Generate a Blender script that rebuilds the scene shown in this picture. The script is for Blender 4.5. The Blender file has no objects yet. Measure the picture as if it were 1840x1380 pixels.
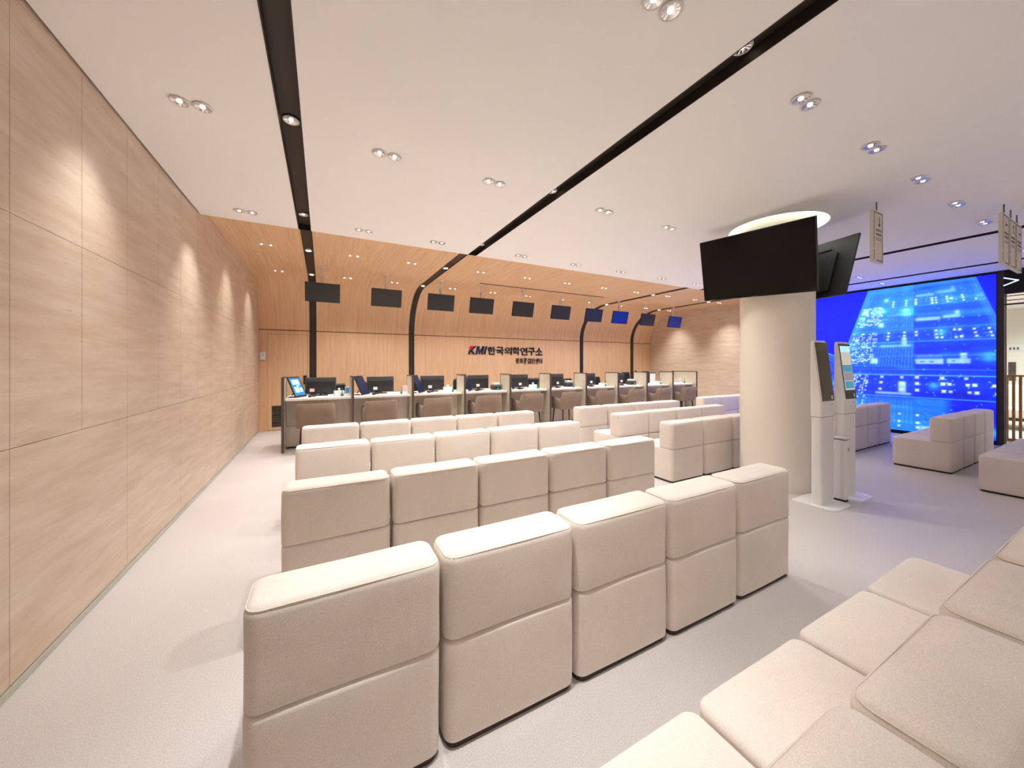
import bpy, bmesh, math, random
import numpy as np
from mathutils import Vector, Matrix
random.seed(7)
sc = bpy.context.scene
COL = sc.collection
PI = math.pi

# ------------------------------------------------------------------ camera
YAW = math.atan(340 / 645.0)
cam_d = bpy.data.cameras.new('camera')
cam = bpy.data.objects.new('camera', cam_d)
COL.objects.link(cam)
cam.location = (0, 0, 1.4)
cam.rotation_euler = (PI / 2, 0, -YAW)
cam_d.sensor_fit = 'HORIZONTAL'
cam_d.sensor_width = 36.0
cam_d.lens = 36.0 * 645.0 / 1840.0
cam_d.shift_y = -(690 - 654) / 1840.0
cam_d.clip_start = 0.02
sc.camera = cam

# ------------------------------------------------------------------ world and colour management
w = bpy.data.worlds.new('world')
sc.world = w
w.use_nodes = True
w.node_tree.nodes['Background'].inputs[0].default_value = (0.9, 0.93, 1.0, 1)
w.node_tree.nodes['Background'].inputs[1].default_value = 0.05
sc.view_settings.view_transform = 'Standard'
sc.view_settings.look = 'None'
sc.view_settings.exposure = 0.56
sc.view_settings.gamma = 1.0
sc.view_settings.use_curve_mapping = False
try:
    sc.cycles.max_bounces = 7
    sc.cycles.diffuse_bounces = 5
    sc.cycles.glossy_bounces = 2
    sc.cycles.sample_clamp_indirect = 4.0
    sc.cycles.use_light_tree = True
    sc.cycles.use_adaptive_sampling = True
    sc.cycles.adaptive_threshold = 0.2
    sc.cycles.light_sampling_threshold = 0.03
    sc.cycles.caustics_reflective = False
    sc.cycles.caustics_refractive = False
except Exception:
    pass
LAMP_W = 52.0            # watts of one ceiling downlight
LAMP_COL = (1.0, 0.985, 0.985)

# ------------------------------------------------------------------ materials
def lin(c):
    return tuple((x / 255 / 12.92) if x / 255 <= 0.04045 else ((x / 255 + 0.055) / 1.055) ** 2.4 for x in c)

def new_mat(name):
    m = bpy.data.materials.new(name)
    m.use_nodes = True
    nt = m.node_tree
    return m, nt, nt.nodes['Principled BSDF']

def plain(name, rgb, rough=0.5, metal=0.0, emit=None, es=0.0, noise=0.04, nscale=30.0, spec=None):
    """Principled material with a faint procedural tone variation."""
    m, nt, b = new_mat(name)
    c = lin(rgb)
    b.inputs['Roughness'].default_value = rough
    b.inputs['Metallic'].default_value = metal
    if spec is not None:
        b.inputs['Specular IOR Level'].default_value = spec
    g = nt.nodes.new('ShaderNodeNewGeometry')
    n = nt.nodes.new('ShaderNodeTexNoise')
    n.inputs['Scale'].default_value = nscale
    nt.links.new(g.outputs['Position'], n.inputs['Vector'])
    r = nt.nodes.new('ShaderNodeMapRange')
    r.inputs['To Min'].default_value = 1 - noise
    r.inputs['To Max'].default_value = 1 + noise
    nt.links.new(n.outputs['Fac'], r.inputs['Value'])
    mx = nt.nodes.new('ShaderNodeVectorMath'); mx.operation = 'SCALE'
    mx.inputs[0].default_value = c
    nt.links.new(r.outputs[0], mx.inputs['Scale'])
    nt.links.new(mx.outputs[0], b.inputs['Base Color'])
    if emit:
        b.inputs['Emission Color'].default_value = (*lin(emit), 1)
        b.inputs['Emission Strength'].default_value = es
    return m

def stretched(nt, scale, detail=6.0, nscale=1.0, rough=0.6):
    g = nt.nodes.new('ShaderNodeNewGeometry')
    v = nt.nodes.new('ShaderNodeVectorMath'); v.operation = 'MULTIPLY'
    v.inputs[1].default_value = scale
    nt.links.new(g.outputs['Position'], v.inputs[0])
    n = nt.nodes.new('ShaderNodeTexNoise')
    n.inputs['Scale'].default_value = nscale
    n.inputs['Detail'].default_value = detail
    n.inputs['Roughness'].default_value = rough
    nt.links.new(v.outputs[0], n.inputs['Vector'])
    return n

def ramp(nt, src, stops):
    r = nt.nodes.new('ShaderNodeValToRGB')
    e = r.color_ramp.elements
    while len(e) < len(stops):
        e.new(0.5)
    for el, (p, c) in zip(e, stops):
        el.position = p
        el.color = (*lin(c), 1)
    nt.links.new(src, r.inputs['Fac'])
    return r

def mixc(nt, a, b, fac, mode='MIX'):
    m = nt.nodes.new('ShaderNodeMix'); m.data_type = 'RGBA'; m.blend_type = mode
    if isinstance(fac, float):
        m.inputs['Factor'].default_value = fac
    else:
        nt.links.new(fac, m.inputs['Factor'])
    nt.links.new(a, m.inputs['A']); nt.links.new(b, m.inputs['B'])
    return m.outputs['Result']

def bump(nt, b, src, strength, dist):
    bp = nt.nodes.new('ShaderNodeBump')
    bp.inputs['Strength'].default_value = strength
    bp.inputs['Distance'].default_value = dist
    nt.links.new(src, bp.inputs['Height'])
    nt.links.new(bp.outputs[0], b.inputs['Normal'])

def mat_stone():
    m, nt, b = new_mat('beige_stone')
    n1 = stretched(nt, (1.0, 1.2, 9.0), 7, 1.6, 0.62)
    r1 = ramp(nt, n1.outputs['Fac'], [(0.28, (198, 175, 150)), (0.5, (210, 190, 167)), (0.72, (220, 204, 184))])
    n2 = stretched(nt, (6.0, 7.0, 60.0), 5, 1.5, 0.7)
    r2 = ramp(nt, n2.outputs['Fac'], [(0.26, (186, 162, 138)), (0.40, (255, 255, 255)), (1.0, (255, 255, 255))])
    c = mixc(nt, r1.outputs[0], r2.outputs[0], 0.45, 'MULTIPLY')
    nt.links.new(c, b.inputs['Base Color'])
    b.inputs['Roughness'].default_value = 0.42
    bump(nt, b, n2.outputs['Fac'], 0.12, 0.004)
    return m

def mat_wood(name, dark, mid, light, axis='YZ'):
    m, nt, b = new_mat(name)
    n1 = stretched(nt, (26.0, 0.9, 0.9), 6, 1.3, 0.6)
    r1 = ramp(nt, n1.outputs['Fac'], [(0.3, dark), (0.52, mid), (0.75, light)])
    n2 = stretched(nt, (140.0, 3.0, 3.0), 4, 1.0, 0.7)
    r2 = ramp(nt, n2.outputs['Fac'], [(0.3, (205, 190, 172)), (0.6, (255, 255, 255))])
    c = mixc(nt, r1.outputs[0], r2.outputs[0], 0.35, 'MULTIPLY')
    nt.links.new(c, b.inputs['Base Color'])
    b.inputs['Roughness'].default_value = 0.45
    bump(nt, b, n2.outputs['Fac'], 0.05, 0.002)
    return m

def mat_fabric(name, rgb, weave=900.0):
    m, nt, b = new_mat(name)
    g = nt.nodes.new('ShaderNodeNewGeometry')
    n = nt.nodes.new('ShaderNodeTexNoise'); n.inputs['Scale'].default_value = weave * 0.35; n.inputs['Detail'].default_value = 3
    nt.links.new(g.outputs['Position'], n.inputs['Vector'])
    big = nt.nodes.new('ShaderNodeTexNoise'); big.inputs['Scale'].default_value = 5.0; big.inputs['Detail'].default_value = 4
    nt.links.new(g.outputs['Position'], big.inputs['Vector'])
    d = tuple(max(0, x - 4) for x in rgb)
    l = tuple(min(255, x + 3) for x in rgb)
    r1 = ramp(nt, big.outputs['Fac'], [(0.3, d), (0.7, l)])
    r2 = ramp(nt, n.outputs['Fac'], [(0.3, (232, 228, 222)), (0.65, (255, 255, 255))])
    c = mixc(nt, r1.outputs[0], r2.outputs[0], 0.7, 'MULTIPLY')
    nt.links.new(c, b.inputs['Base Color'])
    b.inputs['Roughness'].default_value = 0.92
    b.inputs['Specular IOR Level'].default_value = 0.2
    b.inputs['Sheen Weight'].default_value = 0.12
    add = nt.nodes.new('ShaderNodeMath'); add.operation = 'MULTIPLY_ADD'
    add.inputs[1].default_value = 0.7
    nt.links.new(n.outputs['Fac'], add.inputs[0]); nt.links.new(big.outputs['Fac'], add.inputs[2])
    bump(nt, b, add.outputs[0], 0.25, 0.0025)
    return m

def mat_floor():
    m, nt, b = new_mat('speckled_vinyl_floor')
    g = nt.nodes.new('ShaderNodeNewGeometry')
    n = nt.nodes.new('ShaderNodeTexNoise'); n.inputs['Scale'].default_value = 190.0; n.inputs['Detail'].default_value = 3
    nt.links.new(g.outputs['Position'], n.inputs['Vector'])
    r = ramp(nt, n.outputs['Fac'], [(0.36, (198, 191, 186)), (0.5, (207, 201, 197)), (0.66, (213, 208, 204))])
    big = nt.nodes.new('ShaderNodeTexNoise'); big.inputs['Scale'].default_value = 0.8
    nt.links.new(g.outputs['Position'], big.inputs['Vector'])
    r2 = ramp(nt, big.outputs['Fac'], [(0.3, (244, 242, 240)), (0.7, (255, 255, 255))])
    c = mixc(nt, r.outputs[0], r2.outputs[0], 1.0, 'MULTIPLY')
    nt.links.new(c, b.inputs['Base Color'])
    b.inputs['Roughness'].default_value = 0.5
    b.inputs['Specular IOR Level'].default_value = 0.35
    return m

M = {}
M['stone'] = mat_stone()
M['wood'] = mat_wood('oak_veneer', (222, 180, 138), (231, 193, 153), (238, 205, 168))
M['door_wood'] = mat_wood('oak_veneer_door', (224, 183, 141), (233, 196, 156), (239, 207, 171))
M['slat_wood'] = mat_wood('slat_wood', (150, 112, 70), (168, 128, 84), (184, 146, 100))
M['fabric'] = mat_fabric('cream_fabric', (238, 228, 217))
M['chair_fabric'] = mat_fabric('taupe_upholstery', (142, 123, 106))
M['floor'] = mat_floor()
M['ceiling'] = plain('white_ceiling_paint', (247, 245, 242), 0.9, noise=0.005, nscale=3)
M['wall_paint'] = plain('cream_wall_paint', (238, 232, 222), 0.85, noise=0.015, nscale=3)
M['column'] = plain('cream_column_paint', (247, 239, 223), 0.7, noise=0.01, nscale=3)
M['dark'] = plain('dark_bronze_channel', (58, 50, 44), 0.45, 0.3)
M['void'] = plain('dark_void', (30, 26, 22), 0.9)
M['seam'] = plain('stone_seam', (150, 128, 106), 0.9)
M['wood_seam'] = plain('wood_seam', (120, 84, 54), 0.9)
M['plinth'] = plain('dark_plinth', (60, 46, 38), 0.7)
M['base_metal'] = plain('brushed_skirting', (196, 198, 184), 0.35, 0.4)
M['laminate'] = mat_wood('pale_laminate', (224, 213, 197), (230, 220, 205), (236, 227, 214))
M['worktop'] = plain('white_worktop', (238, 234, 228), 0.4, noise=0.01)
M['divider'] = mat_wood('divider_laminate', (196, 187, 166), (206, 198, 178), (214, 207, 190))
M['trim'] = plain('brown_edge_trim', (84, 68, 58), 0.5)
M['black'] = plain('black_plastic', (32, 32, 34), 0.45)
M['grey_plastic'] = plain('charcoal_plastic', (62, 62, 62), 0.5)
M['screen_off'] = plain('dark_screen_glass', (48, 50, 52), 0.35, spec=0.5)
M['tv_screen'] = plain('black_tv_glass', (14, 13, 12), 0.08, spec=0.22)
M['screen_blue'] = plain('blue_lit_screen', (14, 30, 80), 0.3, emit=(16, 50, 150), es=0.35)
M['screen_ui'] = plain('tablet_lit_screen', (20, 80, 120), 0.25, emit=(60, 150, 205), es=0.55)
M['screen_ui_dark'] = plain('tablet_dim_screen', (20, 30, 50), 0.2, emit=(24, 50, 100), es=0.3)
M['ui_light'] = plain('screen_pale_tile', (160, 210, 230), 0.3, emit=(150, 210, 235), es=0.7)
M['ui_teal'] = plain('screen_teal_tile', (20, 110, 140), 0.3, emit=(20, 130, 165), es=0.6)
M['ui_beige'] = plain('screen_beige_field', (190, 190, 175), 0.25, emit=(180, 182, 168), es=0.5)
M['ui_grey'] = plain('screen_grey_field', (130, 130, 145), 0.25, emit=(130, 130, 146), es=0.45)
M['kiosk_glass'] = plain('kiosk_brown_glass', (60, 48, 36), 0.1, spec=0.35)
M['white_plastic'] = plain('white_gloss_plastic', (236, 234, 230), 0.35, noise=0.01)
M['white_metal'] = plain('white_painted_metal', (228, 224, 220), 0.4, noise=0.01)
M['chrome'] = plain('chrome_reflector', (235, 235, 236), 0.18, 1.0, noise=0.01)
M['lens'] = plain('lamp_lens', (255, 250, 240), 0.4, emit=(255, 238, 214), es=1.6)
M['lens_hot'] = plain('bright_lamp_lens', (255, 250, 245), 0.4, emit=(255, 244, 230), es=14.0)
M['cove'] = plain('cove_lamp', (255, 255, 250), 0.4, emit=(240, 252, 250), es=8.0)
M['leg'] = plain('dark_wood_leg', (58, 42, 34), 0.5)
M['sticker'] = plain('white_sticker', (240, 238, 236), 0.6)
M['pink'] = plain('pink_card', (236, 190, 208), 0.6)
M['blue_card'] = plain('blue_card', (58, 140, 208), 0.5)
M['green'] = plain('green_plastic', (24, 128, 104), 0.45)
M['sign'] = plain('sign_beige', (226, 217, 202), 0.55)
M['ink'] = plain('dark_brown_ink', (70, 56, 46), 0.7)
M['logo_dark'] = plain('logo_black', (34, 26, 28), 0.4)
M['logo_navy'] = plain('logo_navy', (22, 30, 62), 0.4)
M['logo_red'] = plain('logo_red', (214, 20, 44), 0.4)
M['grille'] = plain('grey_vent_metal', (120, 116, 104), 0.5, 0.3)
M['clear'] = None
m, nt, b = new_mat('clear_glass')
b.inputs['Base Color'].default_value = (0.9, 1.0, 0.97, 1)
b.inputs['Roughness'].default_value = 0.02
b.inputs['Transmission Weight'].default_value = 1.0
b.inputs['IOR'].default_value = 1.2
M['clear'] = m
M['neon'] = plain('glowing_white_sign', (220, 240, 255), 0.4, emit=(190, 225, 255), es=1.3)
m, nt, b = new_mat('led_picture')
at = nt.nodes.new('ShaderNodeAttribute'); at.attribute_name = 'picture'
b.inputs['Base Color'].default_value = (0.005, 0.005, 0.02, 1)
b.inputs['Roughness'].default_value = 0.35
nt.links.new(at.outputs['Color'], b.inputs['Emission Color'])
b.inputs['Emission Strength'].default_value = 1.15
M['led'] = m

for k in M:
    if k not in ('cove',):
        try: M[k].cycles.emission_sampling = 'NONE'      # small or large glowing faces are found by the rays themselves
        except Exception: pass

# ------------------------------------------------------------------ mesh helpers
class MB:
    def __init__(self):
        self.v = []; self.f = []; self.mi = []
    def add(self, vs, fs, mi=0):
        n = len(self.v)
        self.v += [tuple(p) for p in vs]
        self.f += [tuple(i + n for i in f) for f in fs]
        self.mi += [mi] * len(fs)
        return self
    def box(self, x0, x1, y0, y1, z0, z1, mi=0):
        vs = [(x, y, z) for z in (z0, z1) for y in (y0, y1) for x in (x0, x1)]
        fs = [(0, 2, 3, 1), (4, 5, 7, 6), (0, 1, 5, 4), (2, 6, 7, 3), (0, 4, 6, 2), (1, 3, 7, 5)]
        return self.add(vs, fs, mi)
    def obox(self, c, u, v, w, a, b_, d):
        """box with half sizes a,b,d along unit vectors u,v,w (right-handed)"""
        c, u, v, w = map(Vector, (c, u, v, w))
        vs = [c + u * a * sx + v * b_ * sy + w * d * sz for sz in (-1, 1) for sy in (-1, 1) for sx in (-1, 1)]
        fs = [(0, 2, 3, 1), (4, 5, 7, 6), (0, 1, 5, 4), (2, 6, 7, 3), (0, 4, 6, 2), (1, 3, 7, 5)]
        return self.add(vs, fs)
    def lathe(self, prof, n=24, c=(0, 0, 0), cap=True):
        vs = []; fs = []
        k = len(prof)
        for i in range(n):
            a = 2 * PI * i / n
            for r, z in prof:
                vs.append((c[0] + r * math.cos(a), c[1] + r * math.sin(a), c[2] + z))
        for i in range(n):
            j = (i + 1) % n
            for q in range(k - 1):
                fs.append((i * k + q, j * k + q, j * k + q + 1, i * k + q + 1))
        if cap:
            if prof[0][0] > 1e-5: fs.append(tuple(i * k for i in range(n))[::-1])
            if prof[-1][0] > 1e-5: fs.append(tuple(i * k + k - 1 for i in range(n)))
        return self.add(vs, fs)
    def tube(self, pts, r, n=8, closed=False, r2=None):
        pts = [Vector(p) for p in pts]; vs = []; fs = []; m_ = len(pts)
        for i, p in enumerate(pts):
            a = pts[i - 1] if (i > 0 or closed) else p
            b_ = pts[(i + 1) % m_] if (i < m_ - 1 or closed) else p
            t = (b_ - a).normalized()
            up = Vector((0, 0, 1)) if abs(t.z) < 0.9 else Vector((1, 0, 0))
            s = t.cross(up).normalized(); u = s.cross(t)
            rr = r if r2 is None else r + (r2 - r) * i / (m_ - 1)
            for k in range(n):
                q = 2 * PI * k / n
                vs.append(p + s * rr * math.cos(q) + u * rr * math.sin(q))
        for i in range(m_ if closed else m_ - 1):
            j = (i + 1) % m_
            for k in range(n):
                l = (k + 1) % n
                fs.append((i * n + k, i * n + l, j * n + l, j * n + k))
        if not closed:
            fs.append(tuple(range(n))[::-1]); fs.append(tuple((m_ - 1) * n + k for k in range(n)))
        return self.add(vs, fs)
    def prism(self, poly, axis, a0, a1):
        """extrude a 2D polygon; axis 'X': poly=(y,z), 'Y': poly=(x,z), 'Z': poly=(x,y)"""
        def P(p, a):
            return {'X': (a, p[0], p[1]), 'Y': (p[0], a, p[1]), 'Z': (p[0], p[1], a)}[axis]
        n = len(poly)
        vs = [P(p, a0) for p in poly] + [P(p, a1) for p in poly]
        fs = [tuple(range(n))[::-1], tuple(range(n, 2 * n))] + [(i, (i + 1) % n, n + (i + 1) % n, n + i) for i in range(n)]
        return self.add(vs, fs)
    def rbox(self, c, s, r, m_=3, puff=0.0, arc=3):
        """rounded (softly puffed) box: centre c, full size s, corner radius r"""
        h = [x / 2 for x in s]
        def samples(hh):
            i = hh - r
            t = [math.tan(math.radians(45) * k / arc) for k in range(1, arc + 1)]
            out = [-(i + r * q) for q in reversed(t)]
            out += [-i + 2 * i * k / m_ for k in range(m_ + 1)]
            out += [i + r * q for q in t]
            return out
        S = [samples(x) for x in h]
        idx = {}; vs = []; fs = []
        def vert(p):
            key = tuple(round(x, 6) for x in p)
            if key in idx: return idx[key]
            q = [max(-(h[k] - r), min(h[k] - r, p[k])) for k in range(3)]
            d = Vector([p[k] - q[k] for k in range(3)])
            d = d.normalized() if d.length > 1e-9 else d
            pos = Vector(q) + d * r
            if puff:
                wgt = 1.0
                ax = max(range(3), key=lambda k: abs(d[k]))
                for k in range(3):
                    if k != ax:
                        wgt *= max(0.0, 1 - (pos[k] / h[k]) ** 2)
                pos += d * puff * wgt
            idx[key] = len(vs); vs.append(pos + Vector(c)); return idx[key]
        for ax in range(3):
            u, v = (ax + 1) % 3, (ax + 2) % 3
            for sgn in (-1, 1):
                for i in range(len(S[u]) - 1):
                    for j in range(len(S[v]) - 1):
                        quad = []
                        for (a, b_) in ((i, j), (i + 1, j), (i + 1, j + 1), (i, j + 1)):
                            p = [0, 0, 0]; p[ax] = sgn * h[ax]; p[u] = S[u][a]; p[v] = S[v][b_]
                            quad.append(vert(p))
                        fs.append(tuple(quad if sgn > 0 else quad[::-1]))
        return self.add(vs, fs)
    def mesh(self, name, smooth=False):
        me = bpy.data.meshes.new(name)
        me.from_pydata(self.v, [], self.f)
        if smooth:
            me.polygons.foreach_set('use_smooth', [True] * len(me.polygons))
        me.update()
        return me
    def build(self, name, mat, parent=None, smooth=False, angle=None):
        me = self.mesh(name, smooth)
        if angle:
            try: me.set_sharp_from_angle(angle=math.radians(angle))
            except Exception: pass
        return link(name, me, mat, parent)

def link(name, me, mat, parent=None):
    if mat is not None and len(me.materials) == 0:
        me.materials.append(M[mat] if isinstance(mat, str) else mat)
    o = bpy.data.objects.new(name, me)
    COL.objects.link(o)
    if parent is not None: o.parent = parent
    return o

def empty(name, loc=(0, 0, 0), rz=0.0, label=None, cat=None, group=None):
    o = bpy.data.objects.new(name, None)
    o.empty_display_size = 0.05
    COL.objects.link(o); o.location = loc; o.rotation_euler = (0, 0, rz)
    return tag(o, label, cat, group)

def tag(o, label=None, cat=None, group=None, kind=None):
    if label: o['label'] = label
    if cat: o['category'] = cat
    if group: o['group'] = group
    if kind: o['kind'] = kind
    return o

def kids(o):
    return [c for c in bpy.data.objects if c.parent == o]

def copy_tree(o, parent=None, children=None):
    if children is None:
        children = {}
        for c in bpy.data.objects:
            if c.parent: children.setdefault(c.parent.name, []).append(c)
    n = o.copy(); COL.objects.link(n); n.parent = parent
    for c in children.get(o.name, []):
        copy_tree(c, n, children)
    return n

def struct(name, mb, mat, smooth=False):
    o = mb.build(name, mat, None, smooth)
    o['kind'] = 'structure'
    return o

ORD = ['first', 'second', 'third', 'fourth', 'fifth', 'sixth', 'seventh', 'eighth', 'ninth', 'tenth', 'eleventh', 'twelfth']

# ------------------------------------------------------------------ room numbers (metres)
XL, XR, YB, YF = -1.17, 10.3, 9.0, -3.5
ZC, ZW, YE = 3.0, 3.11, 4.95        # white ceiling, wood ceiling, edge between them
STRIPS = [-0.19, 1.94, 7.22, 9.40]
SW = 0.066                          # half width of a dark strip
COLX, COLY, COLR = 4.733, 2.295, 0.36
COVE_R = 0.48

# ------------------------------------------------------------------ floor, light-blocking roof, outer shell
struct('floor', MB().box(XL - 0.2, 17, YF - 0.2, YB + 0.2, -0.08, 0.0), 'floor')
struct('ceiling_light_stop', MB().box(XL - 0.2, XR + 0.2, YF - 0.2, YB + 0.2, 3.5, 3.55), 'void')  # unseen slab added above the ceilings to block light leaks

# left stone wall with its panels
wl = struct('wall_left', MB().box(XL - 0.15, XL - 0.012, YF - 0.1, YB + 0.1, 0, 3.5), 'seam')
zrows = [(0.035, 1.04), (1.04, 2.04), (2.04, 3.16)]
def stone_panels(parent, xf, sgn, y_from, y_to, first, pitch_rows):
    for r, (z0, z1) in enumerate(zrows):
        p = pitch_rows[r]
        y = first
        while y > y_from: y -= p
        while y < y_to - 0.01:
            a, b_ = max(y, y_from), min(y + p, y_to)
            g = 0.0014
            if b_ - a > 0.02:
                x0, x1 = sorted((xf, xf - sgn * 0.012))
                MB().box(x0, x1, a + g, b_ - g, z0 + g, z1 - g).build('stone_panel', 'stone', parent)
            y += p
stone_panels(wl, XL, 1, YF, YB, 2.33, (1.031, 0.5155, 0.5155))
tag(MB().box(XL, XL + 0.008, YF, YB, 0.0, 0.034).build('baseboard_left', 'base_metal'), kind='structure')

# front wall behind the camera
struct('wall_front', MB().box(XL, XR + 0.15, YF - 0.15, YF, 0, 3.5), 'wall_paint')

# right wall: stone from the counter to the video wall
wr = struct('wall_right', MB().box(XR + 0.012, XR + 0.16, YE, YB + 0.1, 0, 3.5)
            .box(XR + 0.06, XR + 0.16, 1.5, YE, 0, 3.5), 'seam')
stone_panels(wr, XR, -1, YE, YB, 5.3, (1.2, 1.2, 1.2))
tag(MB().box(XR - 0.008, XR, YE, YB, 0.0, 0.034).build('baseboard_right', 'base_metal'), kind='structure')
struct('wall_right_near', MB().box(XR, XR + 0.16, YF, -1.2, 0, 3.5), 'wall_paint')

# ------------------------------------------------------------------ wood ceiling, cove and back wall
def arc_path(n=14):
    pts = []; nrm = []
    for y in (YE, 6.4, 7.9):
        pts.append((y, ZW)); nrm.append((0, -1))
    for i in range(1, n + 1):
        a = PI / 2 * i / n
        pts.append((7.9 + 1.1 * math.sin(a), 2.15 + 0.96 * math.cos(a)))
        v = Vector((-math.sin(a) / 1.1, -math.cos(a) / 0.96)).normalized()
        nrm.append((v.x, v.y))
    return pts, nrm
AP, AN = arc_path()
def sweep(mb, pts, nrm, x0, x1, d0, d1):
    """solid swept along a (y,z) path between offsets d0<d1 along the normal (towards the room)"""
    vs = []; fs = []; n = len(pts)
    for (y, z), (ny, nz) in zip(pts, nrm):
        for x, d in ((x0, d0), (x1, d0), (x1, d1), (x0, d1)):
            vs.append((x, y + ny * d, z + nz * d))
    for i in range(n - 1):
        for k in range(4):
            l = (k + 1) % 4
            fs.append((i * 4 + k, (i + 1) * 4 + k, (i + 1) * 4 + l, i * 4 + l))
    fs.append((0, 1, 2, 3)); fs.append(tuple((n - 1) * 4 + k for k in (3, 2, 1, 0)))
    return mb.add(vs, fs)

wb = struct('wall_back', MB().box(XL, XR, YB + 0.012, YB + 0.12, 0, 3.5), 'wood_seam')
cb = struct('ceiling_wood', sweep(MB(), AP, AN, XL, XR, -0.10, -0.075), 'wood_seam')
edges = [XL] + [e for s in STRIPS for e in (s - SW, s + SW)] + [XR]
bays = [(edges[i], edges[i + 1]) for i in range(0, len(edges), 2)]
G = 0.0012
for (a, b_) in bays:
    n = max(1, round((b_ - a) / 1.25))
    for k in range(n):
        x0, x1 = a + (b_ - a) * k / n, a + (b_ - a) * (k + 1) / n
        sweep(MB(), AP[:3], AN[:3], x0 + G, x1 - G, -0.012, 0).build('wood_panel', 'wood', cb)
        sweep(MB(), AP[2:] + [(YB, 2.128)], AN[2:] + [(-1, 0)], x0 + G, x1 - G, -0.012, 0).build('wood_panel', 'wood', cb, True, 40)
DX0, DX1 = -1.02, -0.295             # flush door left
EX0 = 9.50                           # flush door right
wall_cuts = []
for (a, b_) in bays:
    n = max(1, round((b_ - a) / 1.25))
    for k in range(n):
        wall_cuts.append((a + (b_ - a) * k / n, a + (b_ - a) * (k + 1) / n))
for (x0, x1) in wall_cuts:
    if x0 < DX0 < x1:
        parts = [(x0, DX0, 0, 2.11), (DX0, DX1, 2.03, 2.11), (DX1, x1, 0, 2.11)]
    elif x0 > 9.4:
        parts = [(x0, EX0, 0, 2.11), (EX0, x1, 2.07, 2.11)]
    else:
        parts = [(x0, x1, 0, 2.11)]
    for (p, q, z0, z1) in parts:
        if q - p > 0.004:
            MB().box(p + G, q - G, YB, YB + 0.012, z0 + G, z1 - G).build('wood_panel', 'wood', wb)
# flush doors
d = empty('door_1', (DX0, YB, 0)); d['kind'] = 'structure'
wdt = DX1 - DX0
mbd = MB()
for (x0, x1, z0, z1) in ((0.003, 0.075, 0.01, 2.027), (0.42, wdt - 0.003, 0.01, 2.027), (0.075, 0.42, 0.52, 2.027), (0.075, 0.42, 0.01, 0.07)):
    mbd.box(x0, x1, -0.002, 0.012, z0, z1)
mbd.build('door_leaf', 'door_wood', d)
MB().box(0.075, 0.42, 0.006, 0.012, 0.07, 0.52).build('vent_backing', 'void', d)
for k in range(13):
    z = 0.085 + k * 0.034
    MB().obox((0.2475, 0.0, z), (1, 0, 0), (0, 0.8, -0.6), (0, 0.6, 0.8), 0.17, 0.011, 0.0025).build('vent_slat', 'grille', d)
h = MB().box(wdt - 0.075, wdt - 0.015, -0.035, -0.002, 0.96, 1.15).build('door_handle', 'black', d)
d = empty('door_2', (EX0, YB, 0)); d['kind'] = 'structure'
MB().box(0.003, XR - EX0 - 0.003, -0.002, 0.012, 0.01, 2.067).build('door_leaf', 'door_wood', d)
MB().box(0.05, 0.10, -0.035, -0.002, 0.99, 1.17).build('door_handle', 'black', d)

# ------------------------------------------------------------------ dark strips running over ceiling and down the wall
for s in STRIPS:
    pth = [(YF, ZC), (YE - 0.001, ZC)]; nr = [(0, -1)] * 2
    t = empty('trim_strip', (s, 0, 0)); t.name = 'trim_%d' % (STRIPS.index(s) + 1); t['kind'] = 'structure'
    mb = MB()
    sweep(mb, pth, nr, -SW, SW, -0.075, -0.065)
    sweep(mb, pth, nr, -SW, -SW + 0.006, -0.065, 0.002)
    sweep(mb, pth, nr, SW - 0.006, SW, -0.065, 0.002)
    mb.box(-SW, SW, YE - 0.004, YE, ZC, ZC + 0.075)
    mb.build('channel', 'dark', t)
    pth = AP + [(YB, 1.0), (YB, 0.0)]; nr = AN + [(-1, 0)] * 2
    mb = MB()
    sweep(mb, pth, nr, -SW, SW, -0.011, -0.004)
    sweep(mb, pth, nr, -SW, -SW + 0.006, -0.004, 0.006)
    sweep(mb, pth, nr, SW - 0.006, SW, -0.004, 0.006)
    mb.build('curved_channel', 'dark', t)

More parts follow.
